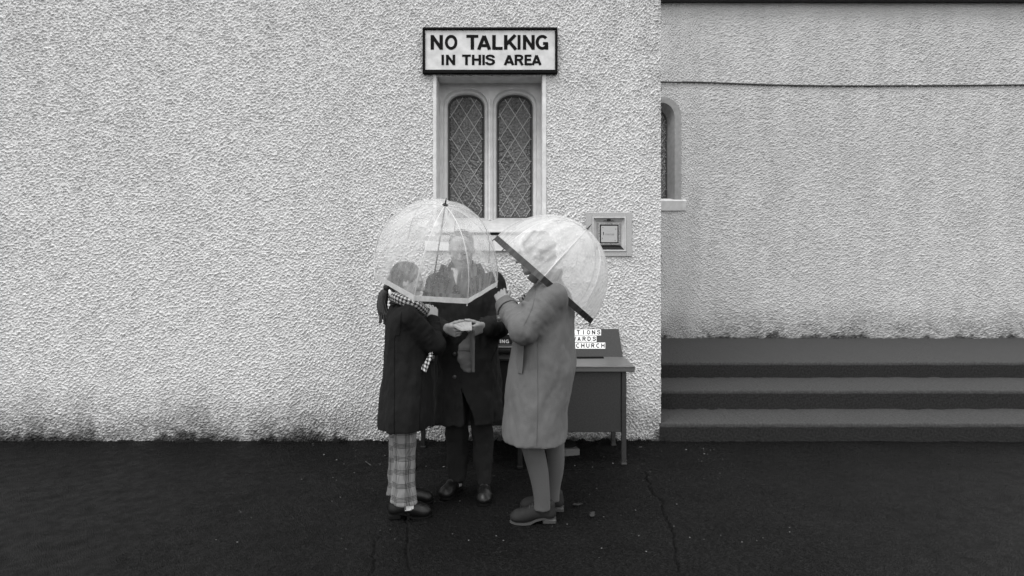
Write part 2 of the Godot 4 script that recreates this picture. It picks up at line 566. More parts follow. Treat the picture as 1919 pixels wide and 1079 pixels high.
func make_materials() -> void:
	T.grain = noise_tex(0.08, 3, grey(0.55), grey(1.0), 4)
	T.fine = noise_tex(0.2, 5, grey(0.5), grey(1.0), 3)
	T.cloud = noise_tex(0.012, 8, grey(0.72), grey(1.0), 4)
	T.bump = noise_tex(0.11, 11, Color.BLACK, Color.WHITE, 4)
	T.asphalt = noise_tex(0.065, 13, grey(0.1), grey(1.0), 3, 1024, FastNoiseLite.TYPE_CELLULAR, 0.62)
	T.asphalt.noise.cellular_return_type = FastNoiseLite.RETURN_CELL_VALUE
	T.asphalt.color_ramp.set_color(1, grey(0.32))
	T.stones = noise_tex(0.06, 14, Color.BLACK, Color.WHITE, 4, 1024)
	T.wet = noise_tex(0.01, 15, Color(0.3, 0.3, 0.3), Color(1, 1, 1), 5)
	T.mottle = noise_tex(0.035, 16, grey(0.35), grey(1.0), 3)
	T.hammer = noise_tex(0.03, 19, Color.BLACK, Color.WHITE, 2)
	T.folds = noise_tex(0.007, 29, Color.BLACK, Color.WHITE, 2)
	T.folds.noise.fractal_type = FastNoiseLite.FRACTAL_RIDGED
	T.wool = noise_tex(0.28, 17, grey(0.62), grey(1.0), 2)
	M.roughcast = tri_tex(mat(0.76, 0.95, 0.2), T.grain, 0.5, T.bump, 0.25)
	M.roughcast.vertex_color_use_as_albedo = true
	M.plaster = tri_tex(mat(0.68, 0.8, 0.3), T.cloud, 0.9, T.bump, 0.05)
	M.sill = tri_tex(mat(0.46, 0.85, 0.3), T.cloud, 0.5, T.bump, 0.1)
	M.cement = tri_tex(mat(0.46, 0.9, 0.3), T.grain, 0.4, T.bump, 0.08)
	M.paint = tri_tex(mat(0.5, 0.55, 0.5), T.cloud, 0.3)
	M.chipped = tri_tex(mat(0.5, 0.6, 0.5), noise_tex(0.03, 41, grey(0.1), grey(1.0), 4, 256, FastNoiseLite.TYPE_SIMPLEX_SMOOTH, 0.35), 0.12)
	M.black = mat(0.008, 0.7, 0.15)
	M.signwhite = tri_tex(mat(0.62, 0.5, 0.4), T.cloud, 0.7)
	M.white = mat(0.75, 0.6, 0.4)
	M.lead = tri_tex(mat(0.4, 0.45, 0.5, 0.1), T.grain, 0.2)
	M.iron = mat(0.03, 0.6, 0.5)
	M.pane = tri_tex(mat(0.13, 0.2, 0.5), T.mottle, 0.55, T.hammer, 1.4)
	M.pane2 = tri_tex(mat(0.17, 0.26, 0.5), T.mottle, 0.48, T.hammer, 1.2)
	M.dark = mat(0.02, 0.9, 0.2)
	M.asphalt = tri_tex(mat(0.024, 0.75, 0.2), T.asphalt, 0.62, T.stones, 1.2)
	M.asphalt.roughness_texture = T.wet
	M.asphalt.vertex_color_use_as_albedo = true
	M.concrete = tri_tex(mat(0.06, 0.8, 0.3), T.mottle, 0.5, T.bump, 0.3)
	M.riser = tri_tex(mat(0.032, 0.85, 0.25), T.mottle, 0.45, T.bump, 0.4)  # step concrete darkened: the weaker sky light on upright faces put into the colour
	M.desk = tri_tex(mat(0.04, 0.5, 0.4), T.grain, 0.7)
	M.edge = mat(0.09, 0.45, 0.4)
	M.desk_dark = tri_tex(mat(0.012, 0.6, 0.3), T.grain, 0.7)
	M.wood = tri_tex(mat(0.15, 0.4, 0.45), noise_tex(0.02, 23, grey(0.5), grey(1.0), 4), 0.6)
	M.wood.uv1_scale = Vector3(1.2, 8, 14)
	M.man_coat = cloth(0.022, T.wool, 0.5, T.bump, 0.1, 0.12)
	M.man_trousers = cloth(0.016, T.wool, 0.16, T.bump, 0.05, 0.1)
	M.girl_coat = cloth(0.0125, T.wool, 0.5, T.bump, 0.1, 0.12)
	M.woman_coat = cloth(0.135, T.wool, 0.5, T.bump, 0.12, 0.3)
	M.stocking = cloth(0.11, T.fine, 0.35, T.bump, 0.01, 0.3)
	M.tweed = cloth(0.075, T.wool, 0.08, T.bump, 0.08, 0.2)
	M.seam = mat(0.006, 0.95, 0.2)
	M.seam_grey = mat(0.09, 0.95, 0.2)
	M.skin = tri_tex(mat(0.3, 0.5, 0.4), T.cloud, 0.1, T.bump, 0.02)
	M.skin_young = tri_tex(mat(0.4, 0.5, 0.4), T.cloud, 0.12)
	M.hair_dark = tri_tex(mat(0.012, 0.5, 0.5), T.grain, 0.08, T.bump, 0.15)
	M.hair_dark.uv1_scale = Vector3(30, 5, 30)
	M.hair_grey = tri_tex(mat(0.11, 0.7, 0.3), T.grain, 0.06, T.bump, 0.3)
	M.hair_brown = tri_tex(mat(0.05, 0.7, 0.3), T.grain, 0.06, T.bump, 0.35)
	M.leather = tri_tex(mat(0.009, 0.4, 0.4), T.grain, 0.1, T.bump, 0.02)
	M.suede = tri_tex(mat(0.02, 0.75, 0.3), T.grain, 0.08, T.bump, 0.02)
	M.sole = mat(0.045, 0.6, 0.4)
	M.sole_dark = mat(0.006, 0.8, 0.2)
	M.metal = mat(0.5, 0.3, 0.5, 0.9)
	M.button = mat(0.05, 0.3, 0.5)
	M.paper = tri_tex(mat(0.36, 0.8, 0.3), T.cloud, 0.1)
	M.eye = mat(0.02, 0.2, 0.5)
	M.shirt = mat(0.5, 0.8, 0.3)
	M.moss = tri_tex(mat(0.012, 0.95, 0.2), T.grain, 0.1, T.bump, 0.3)
	M.chip = mat(0.1, 0.7, 0.4)
	M.leaf = mat(0.035, 0.6, 0.4)
	M.white_band = tri_tex(mat(0.95, 0.5, 0.4), T.cloud, 0.2)
	M.white_band.backlight_enabled = true
	M.white_band.backlight = grey(1.0)
	M.black_band = mat(0.02, 0.5, 0.5)
	M.film = film(31, 0.55, 0.12)
	M.film_milky = film(37, 0.72, 0.26)
	# the plaid of the girl's trousers and the check of her scarf
	var im := Image.create(256, 256, false, Image.FORMAT_RGB8)
	for y in 256:
		for x in 256:
			var v := 0.19
			for q in [x, y]:
				if q < 104 and q % 26 < 12: v *= 0.16
			v *= 0.93 + 0.07 * sin(x * 1.7) * sin(y * 1.9)
			im.set_pixel(x, y, grey(v))
	M.plaid = cloth(1.0, ImageTexture.create_from_image(im), 0.078, null, 0, 0.2)
	var ch := Image.create(128, 128, false, Image.FORMAT_RGB8)
	for y in 128:
		for x in 128:
			var bx := (x / 32) % 2
			var by := (y / 32) % 2
			var v := 0.02
			if bx == 1 and by == 1: v = 0.5
			elif bx != by and ((x + y) / 16) % 2 == 0: v = 0.3
			ch.set_pixel(x, y, grey(v))
	M.check = mat(1.0, 0.95, 0.2)
	M.check.albedo_texture = ImageTexture.create_from_image(ch)
	M.check.uv1_scale = Vector3(24, 24, 1)

func film(seed_: int, most: float, least: float) -> StandardMaterial3D:
	# clear plastic with drops and streaks of rain on it
	var n := noise3(0.016, seed_, 4)
	var drops := noise3(0.12, seed_ + 1, 2)
	var im := Image.create(512, 512, false, Image.FORMAT_RGBA8)
	for y in 512:
		for x in 512:
			var s := 0.5 + 0.5 * n.get_noise_2d(x * 1.8, y * 0.3)
			var d := smoothstep(0.42, 0.6, drops.get_noise_2d(x, y * 0.7))
			im.set_pixel(x, y, Color(0.93, 0.93, 0.93, clampf(lerpf(least, most, s) + d * 0.16, 0.04, 0.8)))
	var m := mat(0.9, 0.2, 0.5)
	m.albedo_texture = ImageTexture.create_from_image(im)
	m.transparency = BaseMaterial3D.TRANSPARENCY_ALPHA
	m.cull_mode = BaseMaterial3D.CULL_DISABLED
	m.backlight_enabled = true
	m.backlight = grey(0.7)
	m.heightmap_enabled = true
	m.heightmap_texture = T.folds
	m.heightmap_scale = 0.45
	return m

# ------------------------------------------------------------------ ground and building
func rail(list: Array) -> PackedFloat32Array:       # [from, to, step, ...] -> every coordinate
	var out := PackedFloat32Array()
	for q in list:
		var m := int(round((q[1] - q[0]) / q[2]))
		for i in m: out.append(q[0] + (q[1] - q[0]) * i / m)
	out.append(list[-1][1])
	return out

func near_line(p: Vector2, pts: Array) -> float:
	var d := 1e3
	for i in pts.size() - 1:
		d = minf(d, Geometry2D.get_closest_point_to_segment(p, pts[i], pts[i + 1]).distance_to(p))
	return d

func ground() -> void:
	var xs := rail([[-120.0, -20.0, 20.0], [-20.0, -4.8, 0.8], [-4.8, -2.0, 0.04], [-2.0, 1.7, 0.009], [1.7, 4.6, 0.04], [4.6, 20.0, 0.8], [20.0, 120.0, 20.0]])
	var zs := rail([[-120.0, -20.0, 20.0], [-20.0, -5.2, 0.8], [-5.2, -2.6, 0.01], [-2.6, -1.0, 0.05], [-1.0, 20.0, 1.0], [20.0, 120.0, 20.0]])
	var joint: Array = []
	var jn := noise3(2.0, 4)
	for i in 60:
		var x := -2.2 + i * 0.075
		joint.append(Vector2(x, -4.24 + jn.get_noise_1d(x * 3.0) * 0.05 - 0.02 * x))
	var cracks: Array = [joint]
	var lines := [[[1207, 884], [1216, 905], [1222, 922], [1236, 935], [1243, 962], [1256, 985], [1263, 1003], [1260, 1018], [1268, 1036], [1266, 1079]], [[765, 965], [763, 1000], [766, 1040], [765, 1079]], [[707, 1005], [700, 1035], [701, 1060], [698, 1079]]]
	for l in lines:
		var c: Array = []
		for i in l.size() - 1:
			for s in 4:
				var px := lerpf(l[i][0], l[i + 1][0], s / 4.0)
				var py := lerpf(l[i][1], l[i + 1][1], s / 4.0)
				var d := F * 1.5 / (py - 500.0)
				c.append(Vector2((px - 959.5) * d / F + jn.get_noise_2d(py * 3.0, 3.0) * 0.03 + 0.008 * sin(py * 1.3) * jn.get_noise_2d(py * 9.0, 8.0), -d))
		cracks.append(c)
	var soft := noise3(1.1, 2, 3)
	var pit := noise3(38.0, 6, 2)
	var fleck := noise3(70.0, 9, 1)
	var mb := MB.new()
	for zi in zs.size():
		for xi in xs.size():
			var x := xs[xi]
			var z := zs[zi]
			var y := soft.get_noise_2d(x, z) * 0.006
			var tone := 0.85 + 0.3 * soft.get_noise_2d(x * 1.7 + 9.0, z * 1.7)
			if x > -2.05 and x < 1.75 and z < -2.6 and z > -5.2:
				y += pit.get_noise_2d(x, z) * 0.0045
				var p := Vector2(x, z)
				for q in cracks.size():
					var d := near_line(p, cracks[q])
					if d < 0.03:
						var wide := 0.0055
						var deep := 1.0 - smoothstep(wide * 0.4, wide * 1.6, d)
						y -= deep * 0.012
						tone *= 1.0 - (0.4 if q < 2 else 0.3) * deep
				if fleck.get_noise_2d(x, z) > 0.66: tone *= 3.2
				tone *= 1.0 + 0.5 * pit.get_noise_2d(x + 5.0, z)
			if z < -4.25 and z > -5.2:          # grit and damp soil gathered at the foot of the wall
				y += 0.01 * smoothstep(-4.6, -4.95, z)
				tone *= 0.8
			var far := absf(x) > 4.7 or z < -5.1 or z > -1.2
			mb.vert(Vector3(x, 0.0 if far else y, z), Vector3.UP, Vector2(x, z), Color(tone, tone, tone))
	var w := xs.size()
	for zi in zs.size():
		for xi in w:
			var o := zi * w + xi
			if xi > 0 and xi < w - 1 and zi > 0 and zi < zs.size() - 1:
				var hx := (mb.v[o + 1].y - mb.v[o - 1].y) / (xs[xi + 1] - xs[xi - 1])
				var hz := (mb.v[o + w].y - mb.v[o - w].y) / (zs[zi + 1] - zs[zi - 1])
				mb.n[o] = Vector3(-hx, 1, -hz).normalized()
			if xi < w - 1 and zi < zs.size() - 1: mb.ix.append_array([o, o + 1, o + w + 1, o, o + w + 1, o + w])
	var g := part("ground", mb.mesh(), M.asphalt)
	g.set_meta("kind", "structure")
	tag(g, "dark wet asphalt yard with cracks in front of the church wall", "ground")
	g.set_meta("kind", "structure")

func rough(xr: Array, y0: float, y1: float, h: float, place: Callable, holes: Array, seed_: int, foot: float) -> ArrayMesh:
	# a sheet of thrown render: lumps of wet mix with real depth
	var n1 := noise3(50.0, seed_, 1)
	var n2 := noise3(125.0, seed_ + 1, 1)
	var n3 := noise3(1.3, seed_ + 2, 4)
	var st := FastNoiseLite.new()
	st.noise_type = FastNoiseLite.TYPE_CELLULAR
	st.cellular_return_type = FastNoiseLite.RETURN_DISTANCE
	st.frequency = 64.0
	st.seed = seed_ + 9
	st.fractal_type = FastNoiseLite.FRACTAL_NONE
	var n4 := noise3(9.0, seed_ + 5, 2)
	var xs := rail(xr)
	var nx := xs.size()
	var ny := int((y1 - y0) / h) + 1
	var hts := PackedFloat32Array()
	hts.resize(nx * ny)
	var mb := MB.new()
	mb.v.resize(nx * ny); mb.n.resize(nx * ny); mb.uv.resize(nx * ny); mb.c.resize(nx * ny)
	var out: Vector3 = place.call(0.0, 0.0, 1.0) - place.call(0.0, 0.0, 0.0)
	var ux: Vector3 = place.call(1.0, 0.0, 0.0) - place.call(0.0, 0.0, 0.0)
	var org: Vector3 = place.call(0.0, 0.0, 0.0)
	for j in ny:
		var y := y0 + j * h
		for i in nx:
			var x := xs[i]
			var a := n1.get_noise_2d(x * 0.8 + y * 0.35, y * 1.25 - x * 0.2)
			var lump := maxf(a + 0.25, 0.0)
			var e := 0.0115 * lump * (1.0 + 0.4 * n4.get_noise_2d(x, y)) + 0.0034 * n2.get_noise_2d(x + y * 0.3, y * 1.2) - 0.0105 * (st.get_noise_2d(x * 0.85 + y * 0.3, y * 1.1) + 0.5) * (0.75 + 0.5 * n4.get_noise_2d(x + 3.0, y)) + 0.004 * n3.get_noise_2d(x, y)
			hts[j * nx + i] = e
	for j in ny:
		for i in nx:
			var o := j * nx + i
			var x := xs[i]
			var y := y0 + j * h
			var gx := (hts[mini(i + 1, nx - 1) + j * nx] - hts[maxi(i - 1, 0) + j * nx]) / (xs[mini(i + 1, nx - 1)] - xs[maxi(i - 1, 0)])
			var gy := (hts[i + mini(j + 1, ny - 1) * nx] - hts[i + maxi(j - 1, 0) * nx]) / (2.0 * h)
			mb.v[o] = org + ux * x + Vector3.UP * y + out * hts[o]
			mb.n[o] = (out - ux * gx - Vector3.UP * gy).normalized()
			mb.uv[o] = Vector2(x, y)
			# splash dirt and algae at the foot, faint rain streaks above
			var t := 1.0 + 0.12 * n3.get_noise_2d(x * 2.0, y * 0.6)
			var up := y - foot + 0.10 * n3.get_noise_2d(x * 1.5, 4.0) + 0.05 * n4.get_noise_2d(x, y)
			if seed_ == 5: t *= 1.0 - (0.5 + 0.5 * n4.get_noise_2d(x * 1.5, y * 1.5)) * smoothstep(0.30, 0.0, up) * smoothstep(-0.95, -1.55, x) * (0.75 + 0.5 * n3.get_noise_2d(x * 2.0, 8.0))
			t *= lerpf(0.16, 0.78, smoothstep(-0.01, 0.07, up)) + 0.22 * smoothstep(0.05, 0.5, up)
			if up < 0.6 and n2.get_noise_2d(x * 0.5, y * 0.5) + 0.5 * n4.get_noise_2d(x * 0.4, y * 0.4) > 0.2: t *= lerpf(0.4, 1.0, smoothstep(0.0, 0.6, up))
			if seed_ == 25: t *= 0.78  # recessed wall evenly darker: shade of the main building put into the colour
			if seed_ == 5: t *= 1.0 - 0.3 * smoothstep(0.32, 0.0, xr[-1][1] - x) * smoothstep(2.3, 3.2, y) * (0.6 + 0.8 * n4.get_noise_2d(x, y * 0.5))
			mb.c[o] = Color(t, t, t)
	var flip := ux.cross(Vector3.UP).dot(out) > 0.0
	for j in ny - 1:
		for i in nx - 1:
			var x := (xs[i] + xs[i + 1]) * 0.5
			var y := y0 + (j + 0.5) * h
			var open := false
			for r in holes:
				if r.has_point(Vector2(x, y)): open = true
			if open: continue
			var o := j * nx + i
			if flip: mb.ix.append_array([o, o + nx + 1, o + 1, o, o + nx, o + nx + 1])
			else: mb.ix.append_array([o, o + 1, o + nx + 1, o, o + nx + 1, o + nx])
	return mb.mesh()

func arch_outline(cx: float, half: float, y0: float, spring: float, rise: float, steps := 15, p := 2.35) -> PackedVector2Array:
	var out := PackedVector2Array()
	for i in 9: out.append(Vector2(cx - half, lerpf(y0, spring, i / 9.0)))
	for i in steps * 2 + 1:
		var t := PI - PI * i / (steps * 2.0)
		out.append(Vector2(cx + half * signf(cos(t)) * pow(absf(cos(t)), 2.0 / p), spring + rise * pow(sin(t), 2.0 / p)))
	for i in range(8, -1, -1): out.append(Vector2(cx + half, lerpf(y0, spring, i / 9.0)))
	for i in range(1, 6): out.append(Vector2(cx + half - 2.0 * half * i / 6.0, y0))
	return out

func ring(mb: MB, lo: PackedVector2Array, z0: float, hi: PackedVector2Array, z1: float) -> void:
	# the strip between two outlines, flat-shaded pieces
	var mid := Vector2.ZERO
	for p in lo: mid += p / lo.size()
	for i in lo.size():
		var j := (i + 1) % lo.size()
		var a := Vector3(lo[i].x, lo[i].y, z0)
		var b := Vector3(lo[j].x, lo[j].y, z0)
		var c := Vector3(hi[j].x, hi[j].y, z1)
		var d := Vector3(hi[i].x, hi[i].y, z1)
		var inw := Vector3(mid.x - lo[i].x, mid.y - lo[i].y, 0)
		mb.face([a, b, c, d], inw * 0.2 + Vector3(0, 0, inw.length() + 0.3))

func plate_with_hole(mb: MB, r: Rect2, hole: PackedVector2Array, z: float) -> void:
	var c := Vector2.ZERO
	for p in hole: c += p / hole.size()
	var outer := PackedVector2Array()
	for p in hole:
		var d := p - c
		var t := 1e9
		if d.x > 1e-6: t = minf(t, (r.end.x - c.x) / d.x)
		if d.x < -1e-6: t = minf(t, (r.position.x - c.x) / d.x)
		if d.y > 1e-6: t = minf(t, (r.end.y - c.y) / d.y)
		if d.y < -1e-6: t = minf(t, (r.position.y - c.y) / d.y)
		outer.append(c + d * t)
	for q in [r.position, r.end, Vector2(r.position.x, r.end.y), Vector2(r.end.x, r.position.y)]:
		var best := 0
		for i in outer.size():
			if outer[i].distance_to(q) < outer[best].distance_to(q): best = i
		outer[best] = q
	for i in hole.size():
		var j := (i + 1) % hole.size()
		mb.face([Vector3(hole[i].x, hole[i].y, z), Vector3(hole[j].x, hole[j].y, z), Vector3(outer[j].x, outer[j].y, z), Vector3(outer[i].x, outer[i].y, z)], Vector3(0, 0, 1))

func leaded_light(church_: Node3D, outline: PackedVector2Array, origin: Vector2, dw: float, dh: float, z: float, seed_: int) -> void:
	var rng := RandomNumberGenerator.new()
	rng.seed = seed_
	var box := Rect2(outline[0], Vector2.ZERO)
	for p in outline: box = box.expand(p)
	var frame := MB.new()
	var inner: PackedVector2Array = Geometry2D.offset_polygon(outline, -0.018, Geometry2D.JOIN_MITER)[0]
	for i in outline.size():
		var q := outline[i]
		var q2 := outline[(i + 1) % outline.size()]
		var e := (q2 - q).normalized()
		var nn := Vector2(e.y, -e.x) * 0.014
		if not Geometry2D.is_point_in_polygon(q + nn * 0.5 + e * 0.003, outline): nn = -nn
		frame.face([Vector3(q.x, q.y, z + 0.012), Vector3(q2.x, q2.y, z + 0.012), Vector3(q2.x + nn.x, q2.y + nn.y, z + 0.006), Vector3(q.x + nn.x, q.y + nn.y, z + 0.006)], Vector3(0, 0, 1))
	var win := part("window", frame.mesh(), M.iron, church_)
	var bars := MB.new()
	var shapes := []
	for i in range(-8, 9):
		for j in range(-12, 13):
			var c := origin + Vector2(i * dw * 0.5, j * dh * 0.5)
			if (i + j) % 2 != 0: continue
			if not box.grow(0.2).has_point(c): continue
			var dia := PackedVector2Array([c + Vector2(dw * 0.5, 0), c + Vector2(0, dh * 0.5), c - Vector2(dw * 0.5, 0), c - Vector2(0, dh * 0.5)])
			for piece in Geometry2D.intersect_polygons(inner, dia):
				if piece.size() < 3: continue
				var mb := MB.new()
				var tilt := Vector2(rng.randf_range(-0.03, 0.03), rng.randf_range(-0.04, 0.04))
				var pts := []
				for p in piece: pts.append(Vector3(p.x, p.y, z + tilt.dot(p - c)))
				mb.slab(pts, Vector3(0, 0, -0.004))
				part("pane", mb.mesh(), M.pane if rng.randf() < 0.6 else M.pane2, win)
	for s in [1.0, -1.0]:
		for q in range(-24, 25):
			var o := origin + Vector2(q * dw * 0.5, 0)
			if q % 2 == 0: continue
			var dir := Vector2(dw, dh * s).normalized()
			for seg in Geometry2D.intersect_polyline_with_polygon(PackedVector2Array([o - dir * 4.0, o + dir * 4.0]), inner):
				var a := Vector3(seg[0].x, seg[0].y, z + 0.003 + 0.001 * s)
				var b := Vector3(seg[-1].x, seg[-1].y, z + 0.003 + 0.001 * s)
				bars.wire(arr([a, b]), 0.0042, 6, 0.8, Vector3(0, 0, 1))
	for y in 5:
		var yy := lerpf(box.position.y + 0.12, box.end.y - 0.2, y / 4.0)
		bars.rod(Vector3(box.position.x, yy, z + 0.001), Vector3(box.position.x + 0.022, yy, z + 0.012), 0.005)
		bars.rod(Vector3(box.end.x, yy, z + 0.001), Vector3(box.end.x - 0.022, yy, z + 0.012), 0.005)
	part("lead_lattice", bars.mesh(), M.lead, win)

func church() -> void:
	var c := thing("church_building", "white roughcast church wall with twin leaded window and a recessed bay on the right", "building", Vector3(-1.0, 0, -WALL))
	var right := 1.274
	var opening := Rect2(-0.66, 1.64, 0.93, 1.49)
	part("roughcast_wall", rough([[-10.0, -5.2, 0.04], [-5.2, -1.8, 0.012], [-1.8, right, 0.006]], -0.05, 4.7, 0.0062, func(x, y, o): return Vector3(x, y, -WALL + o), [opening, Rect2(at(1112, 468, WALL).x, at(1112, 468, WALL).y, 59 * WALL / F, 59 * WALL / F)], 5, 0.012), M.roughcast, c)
	part("return_wall", rough([[0.0, BACK - WALL, 0.02]], -0.05, 4.7, 0.02, func(x, y, o): return Vector3(right + o - 0.003, y, -WALL - x), [], 15, 0.0), M.roughcast, c)
	var wx := -0.05      # the lancet on the recessed wall
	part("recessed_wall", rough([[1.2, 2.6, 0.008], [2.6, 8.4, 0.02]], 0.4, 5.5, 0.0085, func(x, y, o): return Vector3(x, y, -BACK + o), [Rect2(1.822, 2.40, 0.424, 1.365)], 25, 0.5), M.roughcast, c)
	# the dark inside of the building
	var inn := MB.new()
	inn.box(Vector3(-0.3, 2.3, -6.5), Vector3(2.6, 4.4, 0.1))
	inn.box(Vector3(-1.62, 2.3, -5.85), Vector3(0.1, 4.4, 1.2))
	inn.box(Vector3(1.05, 2.3, -5.85), Vector3(0.1, 4.4, 1.2))
	inn.box(Vector3(-0.3, 4.55, -5.85), Vector3(2.6, 0.1, 1.2))
	inn.box(Vector3(2.0, 3.1, -9.2), Vector3(2.0, 2.4, 0.1))
	inn.box(Vector3(2.0, 4.35, -8.6), Vector3(2.0, 0.1, 1.1))
	part("inside_wall", inn.mesh(), M.dark, c)
	# smooth plaster surround of the twin window
	var sur := MB.new()
	var jl := -0.675
	var jr := 0.294
	sur.box(Vector3((jl - 0.645) * 0.5, 2.43, -5.075), Vector3(0.030, 1.43, 0.31), Basis(), 0.005)
	sur.box(Vector3((0.258 + jr) * 0.5, 2.43, -5.075), Vector3(0.036, 1.43, 0.31), Basis(), 0.005)
	sur.box(Vector3((jl + jr) * 0.5, 3.161, -5.075), Vector3(jr - jl, 0.032, 0.31), Basis(), 0.005)
	part("window_surround", sur.mesh(), M.plaster, c)
	# stone tracery: two arched lights side by side
	var tr := MB.new()
	var zf := -5.165
	var cell_y := 1.90
	var left := Rect2(-0.645, cell_y, 0.4475, 3.145 - cell_y)
	var rite := Rect2(-0.1975, cell_y, 0.4555, 3.145 - cell_y)
	var specs := [[left, (873.5 - 959.5) * 5.22 / F, 0.162], [rite, (964.5 - 959.5) * 5.22 / F, 0.160]]
	for q in specs:
		var half: float = q[2]
		var glass := arch_outline(q[1], half, 1.935, 2.93, 0.125)
		var m1 := arch_outline(q[1], half + 0.012, 1.928, 2.93, 0.137)
		var m2 := arch_outline(q[1], half + 0.030, 1.922, 2.93, 0.155)
		var m3 := arch_outline(q[1], half + 0.040, 1.917, 2.93, 0.168)
		ring(tr, m1, -5.205, glass, -5.235)
		ring(tr, m2, -5.195, m1, -5.205)
		ring(tr, m3, zf, m2, -5.195)
		plate_with_hole(tr, q[0], m3, zf)
		leaded_light(c, glass, Vector2(q[1] + 0.005, 2.34), 0.137, 0.214, -5.232, int(q[2] * 1000))
	tr.rod(Vector3(-0.199, 1.92, zf + 0.004), Vector3(-0.199, 3.0, zf + 0.004), 0.012, -1.0, 10)
	tr.box(Vector3(-0.19, 2.5, -5.30), Vector3(0.05, 1.25, 0.1))
	part("window_tracery", tr.mesh(), M.plaster, c)
	# sloping sill, and the flat band under it
	var sl := MB.new()
	var x0 := -0.66
	var x1 := 0.282
	var prof := [Vector2(-5.24, 1.95), Vector2(-4.895, 1.806), Vector2(-4.885, 1.80), Vector2(-4.885, 1.792), Vector2(-5.24, 1.792)]
	for i in prof.size():
		var p: Vector2 = prof[i]
		var q: Vector2 = prof[(i + 1) % prof.size()]
		var hint := Vector3(0, p.y + q.y - 3.66, (p.x + q.x) * 0.5 + 5.1)
		sl.face([Vector3(x0, p.y, p.x), Vector3(x1, p.y, p.x), Vector3(x1, q.y, q.x), Vector3(x0, q.y, q.x)], hint)
	for x in [x0, x1]:
		var pts := []
		for p in prof: pts.append(Vector3(x, p.y, p.x))
		sl.face(pts, Vector3(x + 0.19, 0, 0))
	part("window_sill", sl.mesh(), M.sill, c)
	var band := MB.new()
	band.box(Vector3(-0.20, 1.702, -4.98), Vector3(1.09, 0.138, 0.15), Basis(), 0.006)
	part("sill_band", band.mesh(), M.plaster, c)
	# the lancet of the recessed bay
	var lan := MB.new()
	var lx := (1229.0 - 959.5) * 8.15 / F
	var lg := arch_outline(lx, 0.155, 2.47, 3.52, 0.19)
	var l1 := arch_outline(lx, 0.215, 2.40, 3.54, 0.235)
	var l2 := arch_outline(lx, 0.30, 2.27, 3.56, 0.29)
	ring(lan, l2, -BACK + 0.02, l1, -BACK + 0.012)
	ring(lan, l1, -BACK + 0.012, lg, -8.16)
	part("lancet_surround", lan.mesh(), tri_tex(mat(0.3, 0.9, 0.3), T.cloud, 0.5, T.bump, 0.1), c)
	leaded_light(c, lg, Vector2(lx, 3.0), 0.15, 0.24, -8.15, 77)
	var ls := MB.new()
	ls.box(Vector3(lx, 2.365, -8.02), Vector3(0.74, 0.15, 0.16), Basis(Vector3.RIGHT, 0.25), 0.01)
	part("lancet_sill", ls.mesh(), M.plaster, c)
	var ev := MB.new()
	ev.box(Vector3(4.8, 5.22, -7.92), Vector3(7.2, 0.14, 0.16), Basis(), 0.01)
	part("eaves_board", ev.mesh(), M.desk, c)
	var wire_ := MB.new()
	wire_.wire(curve([Vector3(1.2, 4.063, -BACK + 0.022), Vector3(1.9, 4.055, -BACK + 0.026), Vector3(2.3, 4.047, -BACK + 0.024), Vector3(2.56, 4.05, -BACK + 0.02), Vector3(4.4, 4.0, -BACK + 0.02), Vector3(8.0, 4.02, -BACK + 0.02)]), 0.011)
	var cb := part("wall_cable", wire_.mesh(), M.iron)
	tag(cb, "thin dark cable running level across the recessed wall", "cable")

func steps() -> void:
	var s := thing("entrance_steps", "three worn dark concrete steps leading up beside the church wall corner", "steps", Vector3(2.2, 0, -4.92))
	var hs := [0.0, 0.166, 0.346, 0.511]
	var ds := [4.92, 5.40, 6.0, BACK]
	var nz := noise3(3.0, 3)
	for i in 3:
		var mb := MB.new()
		# each step with a rounded, slightly worn nosing
		var xs := rail([[1.262, 2.7, 0.02], [2.7, 9.2, 0.1]])
		var rows := []
		for x in xs:
			var wob := nz.get_noise_2d(x * 2.0, i * 5.0) + 0.8 * nz.get_noise_2d(x * 9.0, i * 7.0)
			var f: float = -ds[i] + 0.013 * wob
			var y1: float = hs[i + 1] + 0.006 * wob
			var y0: float = hs[i] - 0.05
			var row := []
			for p in [[y0, f - 0.012, 0, 1], [y1 - 0.03, f, 0, 1], [y1 - 0.010, f - 0.004, 0.45, 0.9], [y1, f - 0.018, 0.95, 0.3], [y1 + 0.002, -ds[i + 1] - 0.05, 1, 0]]:
				row.append(mb.vert(Vector3(x, p[0], p[1]), Vector3(0, p[2], p[3]).normalized(), Vector2(x, p[0]), Color.WHITE))
			if rows.size():
				for q in 4: mb.quad(rows[-1][q], rows[-1][q + 1], row[q + 1], row[q])
			rows.append(row)
		for q in [0, rows.size() - 1]:
			var pts := []
			for k in 5: pts.append(mb.v[rows[q][k]])
			pts.append(Vector3(pts[0].x, pts[0].y, pts[4].z))
			mb.face(pts, Vector3(-1 if q == 0 else 1, 0, 0))
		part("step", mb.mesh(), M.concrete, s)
		var rf := MB.new()
		var prev := []
		for k in rows.size():
			var a := mb.v[rows[k][0]] + Vector3(0, 0, 0.004)
			var b := mb.v[rows[k][1]] + Vector3(0, -0.004, 0.003)
			var row := [rf.vert(a, Vector3(0, 0, 1)), rf.vert(b, Vector3(0, 0, 1)), rf.vert(b + Vector3(0, 0.001, -0.02), Vector3(0, 1, 0))]
			if prev.size():
				rf.quad(prev[0], prev[1], row[1], row[0])
			prev = row
		part("riser", rf.mesh(), M.riser, s)  # dark sheet over the step front, its shade put into the colour

